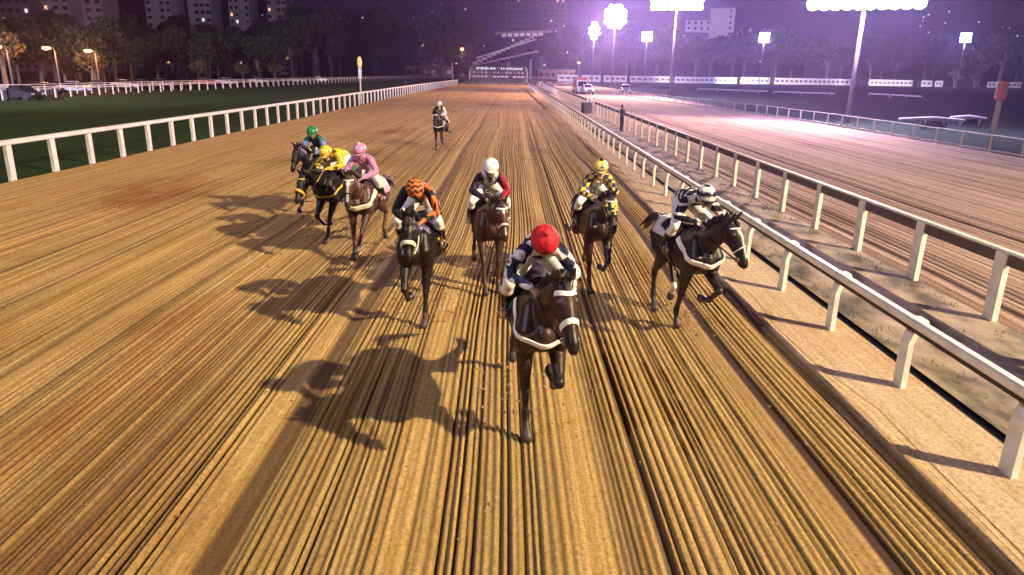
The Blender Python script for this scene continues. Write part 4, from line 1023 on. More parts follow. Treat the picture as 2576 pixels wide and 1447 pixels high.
def make_jockey(H, label, silk, cap, hip=(-.14, 1.86), sho=(.33, 2.00), headc=(.50, 2.13), face=35, twist=0, lean=0.0, hands=((.62, .10, 1.70), (.62, -.10, 1.70)), elbows=(.40, .30, 1.75),
                capmat=None, pompom=None, goggles=True, peak=True, voxel=.0125, boots=True, shift=(0, 0, 0), helm_tint=None, twist_head=0):
    z = H['sh'].z; root0 = H['root']; root = empty('person', (0, 0, 0), 0, label, 'person', 'jockeys riding the racehorses')
    T = Matrix.Translation(Vector((shift[0], shift[1], z+shift[2]))) @ Matrix.Rotation(D2R(lean), 4, 'X') 
    V = lambda x, y, zz: Vector((x, y, zz))
    hipc = V(hip[0], 0, hip[1]); sc = V(sho[0], 0, sho[1]); up_t = (sc-hipc).cross(V(0, -1, 0)).normalized()
    if up_t.z < 0: up_t = -up_t
    tw = Matrix.Rotation(D2R(twist), 3, (sc-hipc).normalized())
    S_ = {}; 
    for s in (-1, 1):
        sh_ = sc+tw @ V(0, s*.175, 0)-up_t*.02
        el = V(elbows[0], s*elbows[1], elbows[2]); wr = Vector(hands[0 if s == 1 else 1])
        S_[s] = (sh_, el, wr)
    hc = V(headc[0], 0, headc[1]); fp = D2R(face); th = D2R(twist_head)
    fd = V(math.cos(fp)*math.cos(th), math.cos(fp)*math.sin(th), -math.sin(fp)); fs_ = V(-math.sin(th), math.cos(th), 0); fu = fd.cross(fs_)
    if fu.z < 0: fu = -fu
    Hh = lambda f, u, w=0: hc+fd*f+fu*u+fs_*w
    knee = {s: V(.20, s*.315, 1.60) for s in (-1, 1)}; ank = {s: V(-.10, s*.335, 1.27) for s in (-1, 1)}; toe = {s: V(.10, s*.345, 1.215) for s in (-1, 1)}
    # ---- continuous body
    b = MB()
    loft(b, [hipc, hipc*.5+sc*.5+up_t*.03, sc], [(.13, .09), (.12, .085), (.15, .085)], up=up_t)
    loft(b, [sc+up_t*.0, sc*.4+hc*.6, Hh(-.02, -.04)], [.06, .055, .055], up=up_t)
    loft(b, [Hh(-.055, .015), Hh(-.01, .01), Hh(.05, .0), Hh(.075, -.01)], [(.070, .085), (.078, .10), (.070, .095), (.052, .07)], up=fu, n=16)      # skull
    loft(b, [Hh(.03, -.05), Hh(.06, -.09), Hh(.075, -.105)], [(.058, .045), (.042, .035), (.026, .022)], up=fu, n=12)                                 # jaw, chin
    loft(b, [Hh(.088, .005), Hh(.108, -.03), Hh(.098, -.042)], [(.010, .010), (.014, .012), (.018, .008)], up=fd, n=8)                              # nose
    loft(b, [Hh(.092, -.068, -.022), Hh(.100, -.067, 0), Hh(.092, -.068, .022)], [.006, .008, .006], up=fu, n=8)                                   # lips
    for s in (-1, 1):
        ball(b, Hh(-.005, -.018, s*.082), (.018, .010, .030), 6); ball(b, Hh(.080, .004, s*.030), .014, 6)
        sh_, el, wr = S_[s]
        loft(b, [sc+tw @ V(0, s*.10, 0), sh_], [.05, .052], up=up_t); loft(b, [sh_, sh_*.5+el*.5, el], [.050, .044, .036]); fdir = (wr-el).normalized()
        loft(b, [el, el*.6+wr*.4, wr], [.036, .036, .025])
        loft(b, [hipc+V(0, s*.07, 0), hipc*.5+knee[s]*.5, knee[s]], [.085, .072, .05]); loft(b, [knee[s], knee[s]*.6+ank[s]*.4, ank[s]], [.048, .048, .034]); loft(b, [ank[s]-V(.03, 0, .02), toe[s]], [.034, .03])
    grips = {}
    for s in (-1, 1):
        sh_, el, wr = S_[s]; grips[s] = hand(b, wr, (wr-el).normalized()*.7+V(.5, -s*.35, -.35), -s)
    me = fuse(b, .0095 if voxel < .014 else voxel, 1, .4); me.transform(T)
    IT = T.inverted()
    def skin_c(co):
        c = np.tile(np.array((.36, .20, .135)), (len(co), 1)); l = np.array([IT @ Vector(v) for v in co])
        d = np.linalg.norm(l-np.array(Hh(.1, -.067)), axis=1); k = (1-smoothstep(.016, .026, d))[:, None]; c = c*(1-k)+np.array((.25, .09, .07))*k
        for s in (-1, 1):
            d = np.linalg.norm(l-np.array(Hh(.082, .010, s*.03)), axis=1); k = (1-smoothstep(.010, .018, d))[:, None]; c = c*(1-k)+np.array((.03, .02, .02))*k
        return c
    paint(me, skin_c); link('body', me, root, M['skinp'])
    # ---- silks
    g = MB()
    loft(g, [hipc-(sc-hipc)*.06, hipc*.75+sc*.25+up_t*.035, hipc*.4+sc*.6+up_t*.035, sc+up_t*.005, sc+(sc-hipc).normalized()*.05], [(.168, .128), (.162, .130), (.168, .130), (.168, .110), (.10, .07)], up=up_t, n=18)
    for s in (-1, 1):
        sh_, el, wr = S_[s]
        loft(g, [sc+tw @ V(0, s*.09, 0), sh_], [.078, .076], up=up_t)
        loft(g, [sh_, sh_*.6+el*.4, sh_*.2+el*.8, el], [.076, .074, .062, .056])
        loft(g, [el, el*.7+wr*.3, el*.15+wr*.85, wr-(wr-el).normalized()*.015], [.056, .060, .040, .033])
    me = fuse(g, voxel, 2)
    # cloth folds
    co = np.empty(len(me.vertices)*3, np.float32); me.vertices.foreach_get('co', co); co = co.reshape(-1, 3); nn = np.empty(len(me.vertices)*3, np.float32); me.vertices.foreach_get('normal', nn); nn = nn.reshape(-1, 3)
    f = .0045*np.sin(co[:, 0]*46+8*np.sin(co[:, 1]*9)+co[:, 2]*31)+.0035*np.sin(co[:, 1]*63+co[:, 2]*40+5*np.sin(co[:, 0]*14))
    co = co+nn*f[:, None]; me.vertices.foreach_set('co', co.ravel())
    paint(me, lambda c: silk(c, S_, hipc, sc)); me.transform(T); link('silks', me, root, M['silk'])
    # ---- breeches
    g = MB()
    loft(g, [hipc-(sc-hipc)*.10+V(0, 0, -.03), hipc+V(-.01, 0, 0), hipc*.85+sc*.15], [(.12, .10), (.160, .130), (.135, .10)], up=up_t, n=18)
    for s in (-1, 1):
        loft(g, [hipc+V(-.02, s*.075, -.01), hipc*.55+knee[s]*.45+V(0, s*.02, 0), knee[s]], [(.105, .115), (.092, .098), (.066, .07)]); loft(g, [knee[s], knee[s]*.55+ank[s]*.45], [.066, .060])
    me = fuse(g, voxel, 2); me.transform(T); link('breeches', me, root, M['breech'])
    for s in (-1, 1):
        g = MB(); loft(g, [knee[s]*.70+ank[s]*.30, knee[s]*.45+ank[s]*.55, ank[s]], [.066, .062, .046]); loft(g, [ank[s]-V(.045, 0, .03), ank[s]+V(.03, 0, -.035), toe[s]], [(.038, .035), (.043, .036), (.034, .026)])
        me = fuse(g, voxel, 2); me.transform(T); bt = link('boot', me, root, M['boot'])
        g = MB(); loft(g, [knee[s]*.74+ank[s]*.26, knee[s]*.68+ank[s]*.32], [.071, .071], n=14); me = g.mesh('boot_top'); me.transform(T); link('boot_top', me, bt, M['cream_top'], True)
        g = MB(); a = toe[s]-V(.06, 0, .035); pts = [a+V(0, .055*math.cos(q), .06*math.sin(q)+.035) for q in [math.pi*2*i/14 for i in range(15)]]; g.tube(pts, .009, 6); g.tube([a+V(0, 0, .09), V(.0, s*.30, 1.45)], .008, 5)
        me = g.mesh('stirrup'); me.transform(Matrix.Translation(Vector((shift[0], shift[1], z+shift[2])))); link('stirrup', me, H['root'], M['steel'], True)
    # ---- helmet
    g = MB(); hs = []
    cc = Hh(-.012, .045); n = 12; vs = []; fs = []
    for i in range(n+1):
        a = math.pi*.56*i/n
        for k in range(28):
            q = 2*math.pi*k/28; rr = math.sin(a); vs.append(cc+fd*math.cos(q)*rr*.142+fs_*math.sin(q)*rr*.126+fu*math.cos(a)*.128)
    for i in range(n):
        for k in range(28): fs.append((i*28+k, i*28+(k+1) % 28, (i+1)*28+(k+1) % 28, (i+1)*28+k))
    g.add(vs, fs); me = g.mesh('helmet')
    def hcol(co):
        rel = co-np.array(cc); return helm_tint(rel@np.array(fd), rel@np.array(fs_), rel@np.array(fu))
    paint(me, hcol); me.transform(T); hobj = link('helmet', me, root, M['gear'] if capmat is None else capmat, True); so = hobj.modifiers.new('s', 'SOLIDIFY'); so.thickness = .012; so.offset = -1
    if peak:
        g = MB(); vs = []; 
        for r_ in (0, 1):
            for k in range(13):
                q = D2R(-62+124*k/12); ex = .134+r_*(.055*math.cos(q*1.2)); vs.append(cc+fd*math.cos(q)*ex+fs_*math.sin(q)*(.120+r_*.012)+fu*(.005-r_*.018))
        top = vs; bot = [v-fu*.008 for v in vs]; nv = 26
        fs = []
        for k in range(12): fs += [(k, k+1, k+14, k+13), (nv+k, nv+k+13, nv+k+14, nv+k+1), (k+13, k+14, nv+k+14, nv+k+13), (k, nv+k, nv+k+1, k+1)]
        g.add(top+bot, fs); me = g.mesh('peak'); paint(me, lambda c: np.tile(np.array(cap), (len(c), 1))); me.transform(T); link('peak', me, hobj, M['gear'], True)
    if pompom:
        g = MB(); ball(g, cc+fu*.148, .036, 7); me = g.mesh('pompom'); paint(me, lambda c: np.tile(np.array(pompom), (len(c), 1))); me.transform(T); link('pompom', me, hobj, M['silk'], True)
    if goggles:
        g = MB(); g.tube([cc+fd*math.cos(q)*.146+fs_*math.sin(q)*.130+fu*.012 for q in [2*math.pi*k/24 for k in range(25)]], .012, 6); me = g.mesh('goggle_strap'); me.transform(T); gs = link('goggle_strap', me, root, M['webbing'] if goggles == 'white' else M['black'], True)
        g = MB()
        for s in (-1, 1): loft(g, [Hh(.088, .008, s*.012), Hh(.094, .008, s*.030), Hh(.078, .008, s*.056)], [(.012, .019), (.014, .023), (.010, .018)], up=fu, n=10)
        me = g.mesh('goggles'); me.transform(T); link('goggles', me, root, M['glass'], True)
    return root, [T @ grips[1], T @ grips[-1]], T
def place(H, J_, x, y, heading, scale=1.0):
    """heading: degrees away from running straight at the viewer, positive toward +x"""
    for r in (H['root'], J_[0]):
        r.location = (x, y, GZ); r.rotation_euler = (0, 0, D2R(-90+heading)); r.scale = (scale,)*3
GZ = .028

def solid(c): return lambda co, S_, h, s: np.tile(np.array(c), (len(co), 1))
def stripes(a, b, w, axis=2, ph=0, slant=0.0):
    def f(co, S_, h, s):
        k = (np.floor((co[:, axis]+slant*co[:, 1]+ph)/w).astype(int) % 2)[:, None]; return np.array(a)*(1-k)+np.array(b)*k
    return f
def camo(a, b, freq, thr=.0, c3=None, sleeves=None):
    def f(co, S_, h, s):
        v = np.sin(co[:, 0]*freq+2.1*np.sin(co[:, 2]*freq*.8))+np.sin(co[:, 1]*freq*1.1+1.7*np.sin(co[:, 0]*freq*.9)+1)+.6*np.sin(co[:, 2]*freq*1.5+2)
        k = smoothstep(thr-.12, thr+.12, v)[:, None]; c = np.array(a)*(1-k)+np.array(b)*k
        if c3 is not None: k2 = smoothstep(1.15, 1.4, v)[:, None]; c = c*(1-k2)+np.array(c3)*k2
        return c
    return f
WHT = (.74, .72, .74); BLK = (.012, .012, .016); NAV = (.02, .02, .07); YEL = (.78, .56, .05)
def hsolid(c): return lambda f, w, u: np.tile(np.array(c), (len(f), 1))
def make_field():
    # --- 1 : leader at the centre, red cap
    H = make_horse('dark bay leading racehorse with white striped brow and nose bands and a white breast collar', BAY, ('fold', (2, -2, 34), 'trail', 'push'), neck=(9, 36), head=(2, 50), voxel=.0135)
    H['body']
    bridle(H, M['webbing'], M['webbing'], .055, .05); breast_collar(H, M['webbing'], .062)
    cloth(H, 'saddle_cloth', M['silk'], -.62, .12, 74, lambda co: np.where((np.abs(co[:, 1]) > .27)[:, None], np.array((.02, .30, .22)), np.array((.010, .010, .03)))); saddle(H)
    s1 = camo((.76, .76, .82), (.010, .012, .05), 31, -.05, None)
    J_ = make_jockey(H, 'jockey in a red cap and black and white patterned silks, 5 on the sleeve', s1, (.55, .02, .03), hip=(-.18, 1.86), sho=(.28, 1.98), headc=(.48, 2.08), face=50, elbows=(.36, .33, 1.74), hands=((.60, .10, 1.66), (.60, -.12, 1.66)), helm_tint=lambda f, w, u: np.where((np.abs(w) < .004)[:, None], np.array((.2, .01, .01)), np.array((.60, .018, .03))*(1-.0*u[:, None])), peak=False, pompom=(.6, .03, .04), capmat=M['silk'])
    reins(H, J_[1])
    n5 = letters('5', .16, M['webbing'], J_[0], Vector((0, 0, 0)), (0, 0, 0), 'sleeve_number', .002)
    sm = [c for c in J_[0].children if c.name.startswith('silks')][0].data
    bv = BVHTree.FromPolygons([v.co.copy() for v in sm.vertices], [tuple(p.vertices) for p in sm.polygons])
    q = J_[2] @ Vector((.42, -.42, 1.92)); loc, nor, _, _ = bv.find_nearest(q); zz = nor; xx = Vector((0, 0, 1)).cross(zz).normalized(); yy = zz.cross(xx)
    n5.matrix_local = Matrix(((xx.x, yy.x, zz.x, 0), (xx.y, yy.y, zz.y, 0), (xx.z, yy.z, zz.z, 0), (0, 0, 0, 1))); n5.location = loc+zz*.012-yy*.055
    place(H, J_, .31, 7.30, 4, 1.04)
    # --- 2 : striped cap at right
    H = make_horse('dark bay racehorse nearest the rail, head turned out, white blaze and white breast collar', DARK, ((62, -50, -80), 'push', 'lift', 'plant'), neck=(5, 35), head=(26, 58), blaze='blaze', socks=(2,), voxel=.0145)
    bridle(H, M['webbing'], M['webbing'], .016, .022); breast_collar(H, M['webbing'], .085)
    cloth(H, 'saddle_cloth', M['silk'], -.68, .05, 66, lambda co: np.where(((co[:, 0] < -.50) | (np.abs(co[:, 1]) > .235))[:, None], np.array((.6, .58, .6)), np.array(BLK))); saddle(H)
    def s2(co, S_, h, s):
        ax = (np.array(s)-np.array(h)); ax /= np.linalg.norm(ax); t = (co-np.array(h))@ax
        k = np.where(np.abs(co[:, 1]) > .18, (co[:, 2] % .12) > .035, ((t+.03) % .135) > .045)[:, None]; return np.where(k, np.array(BLK), np.array(WHT))
    J_ = make_jockey(H, 'jockey with a black and white hooped cap and matching hooped silks, bent low', s2, WHT, hip=(-.26, 1.92), sho=(.20, 2.00), headc=(.43, 2.05), face=42, elbows=(.32, .34, 1.78), hands=((.58, .10, 1.70), (.56, -.10, 1.70)),
        helm_tint=lambda f, w, u: np.where(((u*.8-f*.6+.11) % .115 < .062)[:, None], np.array(BLK), np.array(WHT)), peak=False, twist_head=10)
    reins(H, J_[1]); place(H, J_, 2.72, 10.5, 11, 1.03)
    # --- 3 : blue star cap
    H = make_horse('dark bay racehorse wearing a navy and yellow checked hood', BAY, ('lift', 'plant', 'push', 'trail'), neck=(1, 36), head=(4, 58), voxel=.016)
    bridle(H, M['webbing'], M['leather'])
    # hood: shell over face and ears region
    hv = [] ; J = H['J']
    def hood_tint(co): 
        k = ((np.floor(co[:, 0]/.055)+np.floor(co[:, 1]/.055)+np.floor(co[:, 2]/.06)).astype(int) % 3 == 0)[:, None]; return np.where(k, np.array(YEL), np.array((.025, .025, .10)))
    me = H['body'].data; vs = np.array([v.co for v in me.vertices]); rel = vs-np.array(J(0)); f_ = rel@np.array(H['hd']); u_ = rel@np.array(H['hup']); keep = (f_ > .02) & (f_ < .33) & (u_ > -.17) & (u_ < .2) & (np.abs(rel@np.array(H['side'])) < .14)
    idx = -np.ones(len(vs), int); idx[keep] = np.arange(keep.sum()); nrm = np.array([v.normal for v in me.vertices])
    fs = [tuple(idx[i] for i in p.vertices) for p in me.polygons if all(keep[i] for i in p.vertices)]
    hm_ = bpy.data.meshes.new('hood'); hm_.from_pydata((vs[keep]+nrm[keep]*.012).tolist(), [], fs); hm_.update(); paint(hm_, hood_tint); ho = link('hood', hm_, H['root'], M['silk'], True)
    cloth(H, 'saddle_cloth', M['silk'], -.66, .08, 70, lambda co: np.tile(np.array((.02, .02, .05)), (len(co), 1))); saddle(H)
    def s3(co, S_, h, s):
        k = ((np.floor(co[:, 2]/.07)+np.floor((co[:, 0]+co[:, 1])/.09)).astype(int) % 2 == 0)[:, None]; c = np.where(k, np.array(YEL), np.array((.03, .035, .16)))
        wv = ((np.abs(co[:, 1]) < .07) & (co[:, 2] < 2.0))[:, None]; return np.where(wv, np.array(WHT), c)
    def star(f, w, u):
        r = np.hypot(w, u-.055); a = np.arctan2(w, u-.055); rr = .052*(.42+.58*(np.abs(((a*5/(2*math.pi)) % 1)-.5)*2)**1.4)
        return np.where(((f > 0) & (r < rr))[:, None], np.array((.03, .04, .22)), np.array((.74, .58, .16)))
    J_ = make_jockey(H, 'jockey in a yellow cap with a blue star and yellow and blue checked silks', s3, (.5, .4, .1), hip=(-.16, 1.84), sho=(.20, 2.05), headc=(.33, 2.20), face=26, elbows=(.30, .31, 1.80), helm_tint=star, pompom=BLK, goggles=True)
    reins(H, J_[1]); place(H, J_, 1.52, 12.65, 6)
    # --- 4 : white cap
    H = make_horse('chestnut racehorse with a white star, pale brow band and pale noseband', CHEST, ('plant', 'halfreach', 'trail', 'push'), neck=(6, 26), head=(8, 62), blaze='starstrip', voxel=.016)
    bridle(H, M['cream_top'], M['cream_top'], .034, .034); saddle(H)
    cloth(H, 'saddle_cloth', M['silk'], -.6, .08, 74, lambda co: np.tile(np.array((.02, .02, .05)), (len(co), 1)))
    def s4(co, S_, h, s):
        c = np.tile(np.array((.03, .018, .035)), (len(co), 1)); x = co[:, 1]; vee = (np.abs(np.abs(x)-.10+(2.06-co[:, 2])*.35) < .035) & (co[:, 0] > .05) & (np.abs(x) < .2)
        c = np.where(vee[:, None], np.array(WHT), c); c = np.where(((np.abs(x) < .10) & (co[:, 2] < 1.93))[:, None], np.array((.55, .52, .55)), c)
        return np.where((x > .185)[:, None], np.array((.28, .015, .03)), c)
    J_ = make_jockey(H, 'jockey in a white cap with white goggle band, dark silks and one dark red sleeve', s4, WHT, hip=(-.16, 1.84), sho=(.20, 2.05), headc=(.33, 2.19), face=28, elbows=(.30, .32, 1.80), helm_tint=hsolid((.76, .75, .78)), goggles='white')
    reins(H, J_[1]); place(H, J_, -.40, 12.55, 8)
    # --- 5 : orange and black
    H = make_horse('very dark racehorse with a cream sheepskin noseband, head down beside the leader', BLACKH, ('plant', 'lift', 'trail', 'push'), neck=(2, 34), head=(3, 62), voxel=.0145)
    bridle(H, None, M['fleece'], sheep=True); saddle(H, M['leather'])
    cloth(H, 'saddle_cloth', M['silk'], -.66, .10, 80, lambda co: np.where((np.abs(co[:, 1]) > .245)[:, None], np.array(YEL), np.array(BLK)))
    def s5(co, S_, h, s):
        v = co[:, 0]+.05*np.abs(((co[:, 1]*7) % 1)-.5)*2+.02*np.sin(co[:, 1]*30); k = (np.floor(v/.055).astype(int) % 2 == 0) & (co[:, 1] > -.10)
        return np.where(k[:, None], np.array((.62, .17, .035)), np.array(BLK))
    J_ = make_jockey(H, 'jockey with head tucked down, orange and black zigzag cap and silks', s5, (.5, .12, .03), hip=(-.20, 1.90), sho=(.20, 2.08), headc=(.38, 2.10), face=66, elbows=(.30, .33, 1.76), hands=((.56, .11, 1.66), (.56, -.11, 1.66)),
        helm_tint=lambda f, w, u: np.where(((np.floor((f+.3*np.abs(w)+.015*np.sin(w*80))/.034).astype(int) % 2 == 0))[:, None], np.array(BLK), np.array((.70, .20, .04))), peak=False, goggles=False, capmat=M['silk'])
    reins(H, J_[1], M['cream_top'], .10); place(H, J_, -1.40, 10.75, -2)
    # --- 6 : pink
    H = make_horse('chestnut racehorse with a white blaze and a fringed cream breast collar', CHEST, ('reach', 'plant', 'lift', 'trail'), neck=(4, 34), head=(0, 64), blaze='blaze', voxel=.0165)
    bridle(H, M['cream_top'], None, .02, .03); bc = breast_collar(H, M['fleece'], .12, .03, .03); saddle(H)
    cloth(H, 'saddle_cloth', M['silk'], -.70, .12, 82, lambda co: np.where(((np.abs(co[:, 1]) > .27) | (co[:, 0] < -.6))[:, None], np.array((.70, .30, .38)), np.array((.6, .5, .55))))
    def s6(co, S_, h, s):
        d = np.abs(((co[:, 0]+.1)*6) % 1-.5)+np.abs((co[:, 1]*6) % 1-.5); c = np.where((d < .28)[:, None] & (np.abs(co[:, 1]) < .2)[:, None], np.array((.10, .32, .42)), np.array((.56, .24, .46)))
        return c
    J_ = make_jockey(H, 'jockey in a lilac cap with pompom and lilac silks with teal diamonds', s6, (.5, .2, .42), hip=(-.16, 1.84), sho=(.19, 2.06), headc=(.31, 2.20), face=30, elbows=(.28, .32, 1.80), helm_tint=hsolid((.60, .25, .48)), pompom=(.7, .5, .5))
    reins(H, J_[1]); place(H, J_, -3.02, 14.65, -7)
    # --- 7 : yellow
    H = make_horse('black racehorse swinging across with a yellow noseband and yellow girth', BLACKH, ('halfreach', 'lift', 'trail', 'push'), neck=(-4, 18), head=(4, 58), voxel=.0165)
    bridle(H, simple('yellow_webbing', (.70, .50, .06), .7), simple('yellow_fleece', (.70, .42, .05), .9), sheep=True); saddle(H, M['yellow'])
    cloth(H, 'saddle_cloth', M['silk'], -.74, .02, 78, lambda co: np.where((co[:, 0] < -.30)[:, None], np.array((.02, .26, .06)), np.array((.02, .05, .03))))
    breast_collar(H, M['yellow'], .045, .02, .10)
    J_ = make_jockey(H, 'jockey all in yellow with dark marks, leaning over the black horse', camo(YEL, (.10, .07, .02), 24, .85), YEL, hip=(-.24, 1.90), sho=(.20, 1.98), headc=(.42, 2.02), face=40, elbows=(.30, .33, 1.76), helm_tint=lambda f, w, u: np.where((np.sin(f*60)+np.sin(w*70) > 1.3)[:, None], np.array((.2, .12, .02)), np.array(YEL)), peak=True, goggles=False)
    reins(H, J_[1], M['yellow']); place(H, J_, -3.98, 16.2, -20)
    # --- 8 : green cap
    H = make_horse('black racehorse farthest left in the pack with a raised dark head', BLACKH, ('plant', 'reach', 'push', 'trail'), neck=(-10, 40), head=(-6, 60), voxel=.0165)
    bridle(H, None, None); saddle(H); cloth(H, 'saddle_cloth', M['silk'], -.6, .05, 70, lambda co: np.tile(np.array((.03, .02, .02)), (len(co), 1))); breast_collar(H, M['cream_top'], .04, .012)
    def s8(co, S_, h, s):
        x = co[:, 1]; c = np.where((np.abs(x) > .15)[:, None], np.array((.16, .24, .60)), np.array((.012, .02, .03))); return np.where(((np.abs(x) > .13) & (co[:, 2] > 2.0))[:, None], np.array((.02, .20, .10)), c)
    J_ = make_jockey(H, 'jockey in a green cap with blue sleeves behind a raised black horse head', s8, (.02, .2, .07), hip=(-.16, 1.84), sho=(.19, 2.05), headc=(.31, 2.19), face=28, elbows=(.28, .32, 1.80), helm_tint=hsolid((.015, .22, .08)))
    reins(H, J_[1]); place(H, J_, -5.10, 18.75, -6)
    # --- 9 : trailing
    H = make_horse('dark trailing racehorse alone far behind the pack with a thin white breast strap', BLACKH, ('lift', 'plant', 'trail', 'push'), neck=(0, 34), head=(0, 62), voxel=.024)
    bridle(H, M['webbing'], None, .02, .04); breast_collar(H, M['webbing'], .05); saddle(H); cloth(H, 'saddle_cloth', M['silk'], -.7, .1, 84, lambda co: np.tile(np.array((.6, .56, .58)), (len(co), 1)))
    def s9(co, S_, h, s): return np.where(((co[:, 1] > .14) | (np.abs(co[:, 1]) < .05))[:, None], np.array(WHT), np.array(BLK))
    J_ = make_jockey(H, 'jockey in a white and pink cap with black and white silks, far behind the rest', s9, WHT, hip=(-.16, 1.84), sho=(.19, 2.05), headc=(.31, 2.19), face=28, elbows=(.28, .32, 1.80), voxel=.018, helm_tint=lambda f, w, u: np.where((w < 0)[:, None], np.array((.6, .35, .4)), np.array(WHT)))
    reins(H, J_[1]); place(H, J_, -3.52, 35.6, -6)
make_field()

# ------------------------------------------------------------------ people standing
def stander(name_label, pose='stand', mats=('cloth_dark', 'cloth_dark'), group=None, voxel=.018):
    r = empty('person', (0, 0, 0), 0, name_label, 'person', group); b = MB()
    loft(b, [(0, 0, .95), (0, 0, 1.15), (0, 0, 1.38)], [(.14, .09), (.13, .09), (.17, .10)], up=(1, 0, 0)); loft(b, [(0, 0, 1.42), (0.01, 0, 1.55)], [.055, .05], up=(1, 0, 0))
    loft(b, [(0.01, 0, 1.57), (.02, 0, 1.64), (.01, 0, 1.70)], [(.068, .085), (.078, .098), (.065, .08)], up=(1, 0, 0)); loft(b, [(.10, 0, 1.62), (.115, 0, 1.60)], [.012, .014], up=(0, 0, 1), n=6)
    J = {}
    for s in (-1, 1):
        a = (.12 if pose == 'walk' else .0)*s
        J[s] = [(0, s*.09, .93), (.03+a, s*.10, .50), (a*1.1, s*.10, .09), (.13+a*1.1, s*.11, .04)]
        ar = [(0, s*.19, 1.38), (-.02-a*.5, s*.24, 1.12), (.10-a*.5, s*.22, .90)]
        if pose == 'lean': ar = [(0, s*.19, 1.38), (.08, s*.25, 1.14), (.27, s*.18, 1.12)]
        J[s].append(ar); loft(b, [J[s][0], J[s][1]], [.085, .058]); loft(b, [J[s][1], J[s][2]], [.056, .04]); loft(b, [J[s][2], J[s][3]], [(.04, .035), (.035, .025)])
        loft(b, ar, [.05, .042, .03]); w = Vector(ar[2]); hand(b, w, (.3, 0, -1) if pose != 'lean' else (1, 0, -.2), -s, .010)
    me = fuse(b, voxel, 1); link('body', me, r, M['skin'])
    g = MB(); loft(g, [(0, 0, .90), (0, 0, 1.15), (0, 0, 1.38), (0, 0, 1.46)], [(.165, .115), (.155, .115), (.19, .125), (.09, .08)], up=(1, 0, 0))
    for s in (-1, 1): ar = J[s][4]; loft(g, [ar[0], ar[1], tuple(np.array(ar[1])*.15+np.array(ar[2])*.85)], [.066, .056, .04])
    me = fuse(g, voxel, 2); link('jacket', me, r, M[mats[0]])
    g = MB(); loft(g, [(0, 0, .90), (0, 0, 1.02)], [(.16, .115), (.15, .11)], up=(1, 0, 0))
    for s in (-1, 1): loft(g, [J[s][0], J[s][1]], [.098, .072]); loft(g, [J[s][1], J[s][2]], [.072, .056])
    me = fuse(g, voxel, 2); link('trousers', me, r, M[mats[1]])
    for s in (-1, 1): g = MB(); loft(g, [(J[s][2][0]-.03, s*.10, .045), (J[s][3][0], s*.11, .04)], [(.046, .042), (.044, .036)]); g.build('shoe', M['rubber'], r, True)
    g = MB(); loft(g, [(-.035, 0, 1.60), (-.02, 0, 1.70), (.01, 0, 1.735)], [(.078, .06), (.086, .09), (.06, .07)], up=(1, 0, 0)); g.build('hair', M['hair'], r, True)
    return r
p = stander('person standing in dark clothes by the path fence, seen as a silhouette', 'lean', voxel=.014); p.location = (7.45, 48.9, .036); p.rotation_euler = (0, 0, D2R(28))
PG = 'people standing around the starting gate'
pa = stander('', 'stand', ('cloth_dark', 'cloth_grey'), PG, .024); pb = stander('', 'walk', ('cloth_grey', 'cloth_dark'), PG, .024); pc = stander('', 'walk', ('breech', 'cloth_dark'), PG, .024)
ppl = [(1152, 207, 212, pa, 'standing alone, leftmost by the rail end'), (1176, 208, 208, pb, 'dark clothed, left one of the pair beside the gate'), (1183, 208, 209, pa, 'dark clothed, right one of the pair beside the gate'), (1256, 212, 205, pa, 'in front of the middle stalls'), (1298, 214, 205, pb, 'dark clothed in front of the right hand stalls'), (1332, 213, 200, pa, 'dark clothed just right of the gate wheel'),
       (1348, 214, 196, pb, 'bending dark figure at the rail end right of the gate'), (1362, 213, 192, pc, 'in a pale top right of the gate'), (1371, 214, 190, pa, 'dark clothed, farthest right of those by the gate'), (1020, 203, 160, pb, 'walking alone on the dark turf beyond the marker post'), (1390, 216, 185, pb, 'small figure walking on the outer dirt track near the gate')]
used_p = set()
for (px, py, Y, pr, lab) in ppl:
    a = at(px, py, Y); o = pr if id(pr) not in used_p else copy_tree(pr); used_p.add(id(pr)); o.location = (a.x, Y, .036 if a.x > -16.5 else 0); o.rotation_euler = (0, 0, R.uniform(0, 6.28))
    tag(o, 'person '+lab, 'person', PG)

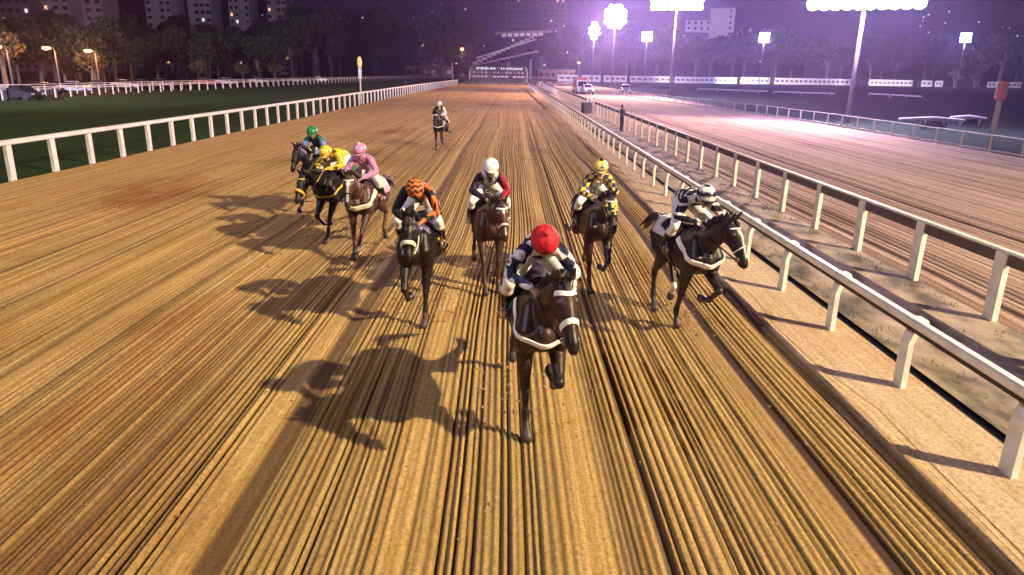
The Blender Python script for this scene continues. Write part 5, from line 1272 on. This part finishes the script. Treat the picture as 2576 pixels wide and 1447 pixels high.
# ------------------------------------------------------------------ loose clods thrown up along the gallop line
rs = np.random.RandomState(9); mb = MB()
spots_ = [(.2, 7.2), (2.7, 10.4), (1.5, 12.5), (-.4, 12.4), (-1.4, 10.6), (-3.0, 14.5), (-4, 16), (-5.1, 18.6), (-3.5, 35.5)]
for k in range(2600):
    if k < 1700:
        cx_, cy_ = spots_[rs.randint(9)]; x = cx_+rs.normal()*.38; y = cy_+abs(rs.normal())*2.6-.5; z = .035
        if k < 330: z = .05+abs(rs.normal())*.16; x = cx_+rs.normal()*.3; y = cy_+rs.uniform(-.4, 1.8)
    else: x = rs.uniform(-12, 4.2); y = rs.uniform(5, 45); z = .032
    r_ = rs.uniform(.008, .026)*(1 if y < 20 else 1.4); v = rs.normal(size=(6, 3)); base = np.array([(1, 0, 0), (-1, 0, 0), (0, 1, 0), (0, -1, 0), (0, 0, 1), (0, 0, -1)])*r_*rs.uniform(.6, 1.2, (6, 1))+v*r_*.15+np.array([x, y, z])
    mb.add([tuple(q) for q in base], [(0, 2, 4), (2, 1, 4), (1, 3, 4), (3, 0, 4), (2, 0, 5), (1, 2, 5), (3, 1, 5), (0, 3, 5)])
o = mb.build('dirt_clods', M['clod']); tag(o, kind='stuff')
# ------------------------------------------------------------------ the air
hz = MB().box((60, 600, 61.0), (2600, 1240, 126)).build('haze', None, None)
hm = bpy.data.materials.new('haze'); hm.use_nodes = True; t = hm.node_tree
for n_ in list(t.nodes):
    if n_.type == 'BSDF_PRINCIPLED': t.nodes.remove(n_)
pv = t.nodes.new('ShaderNodeVolumePrincipled'); pv.inputs['Color'].default_value = (.56, .46, 1.0, 1); pv.inputs['Density'].default_value = .00055
pv.inputs['Anisotropy'].default_value = .80
t.links.new(pv.outputs[0], [n_ for n_ in t.nodes if n_.type == 'OUTPUT_MATERIAL'][0].inputs['Volume'])
hz.data.materials.append(hm); hz['kind'] = 'stuff'; hm.cycles.homogeneous_volume = True if hasattr(hm.cycles, 'homogeneous_volume') else False
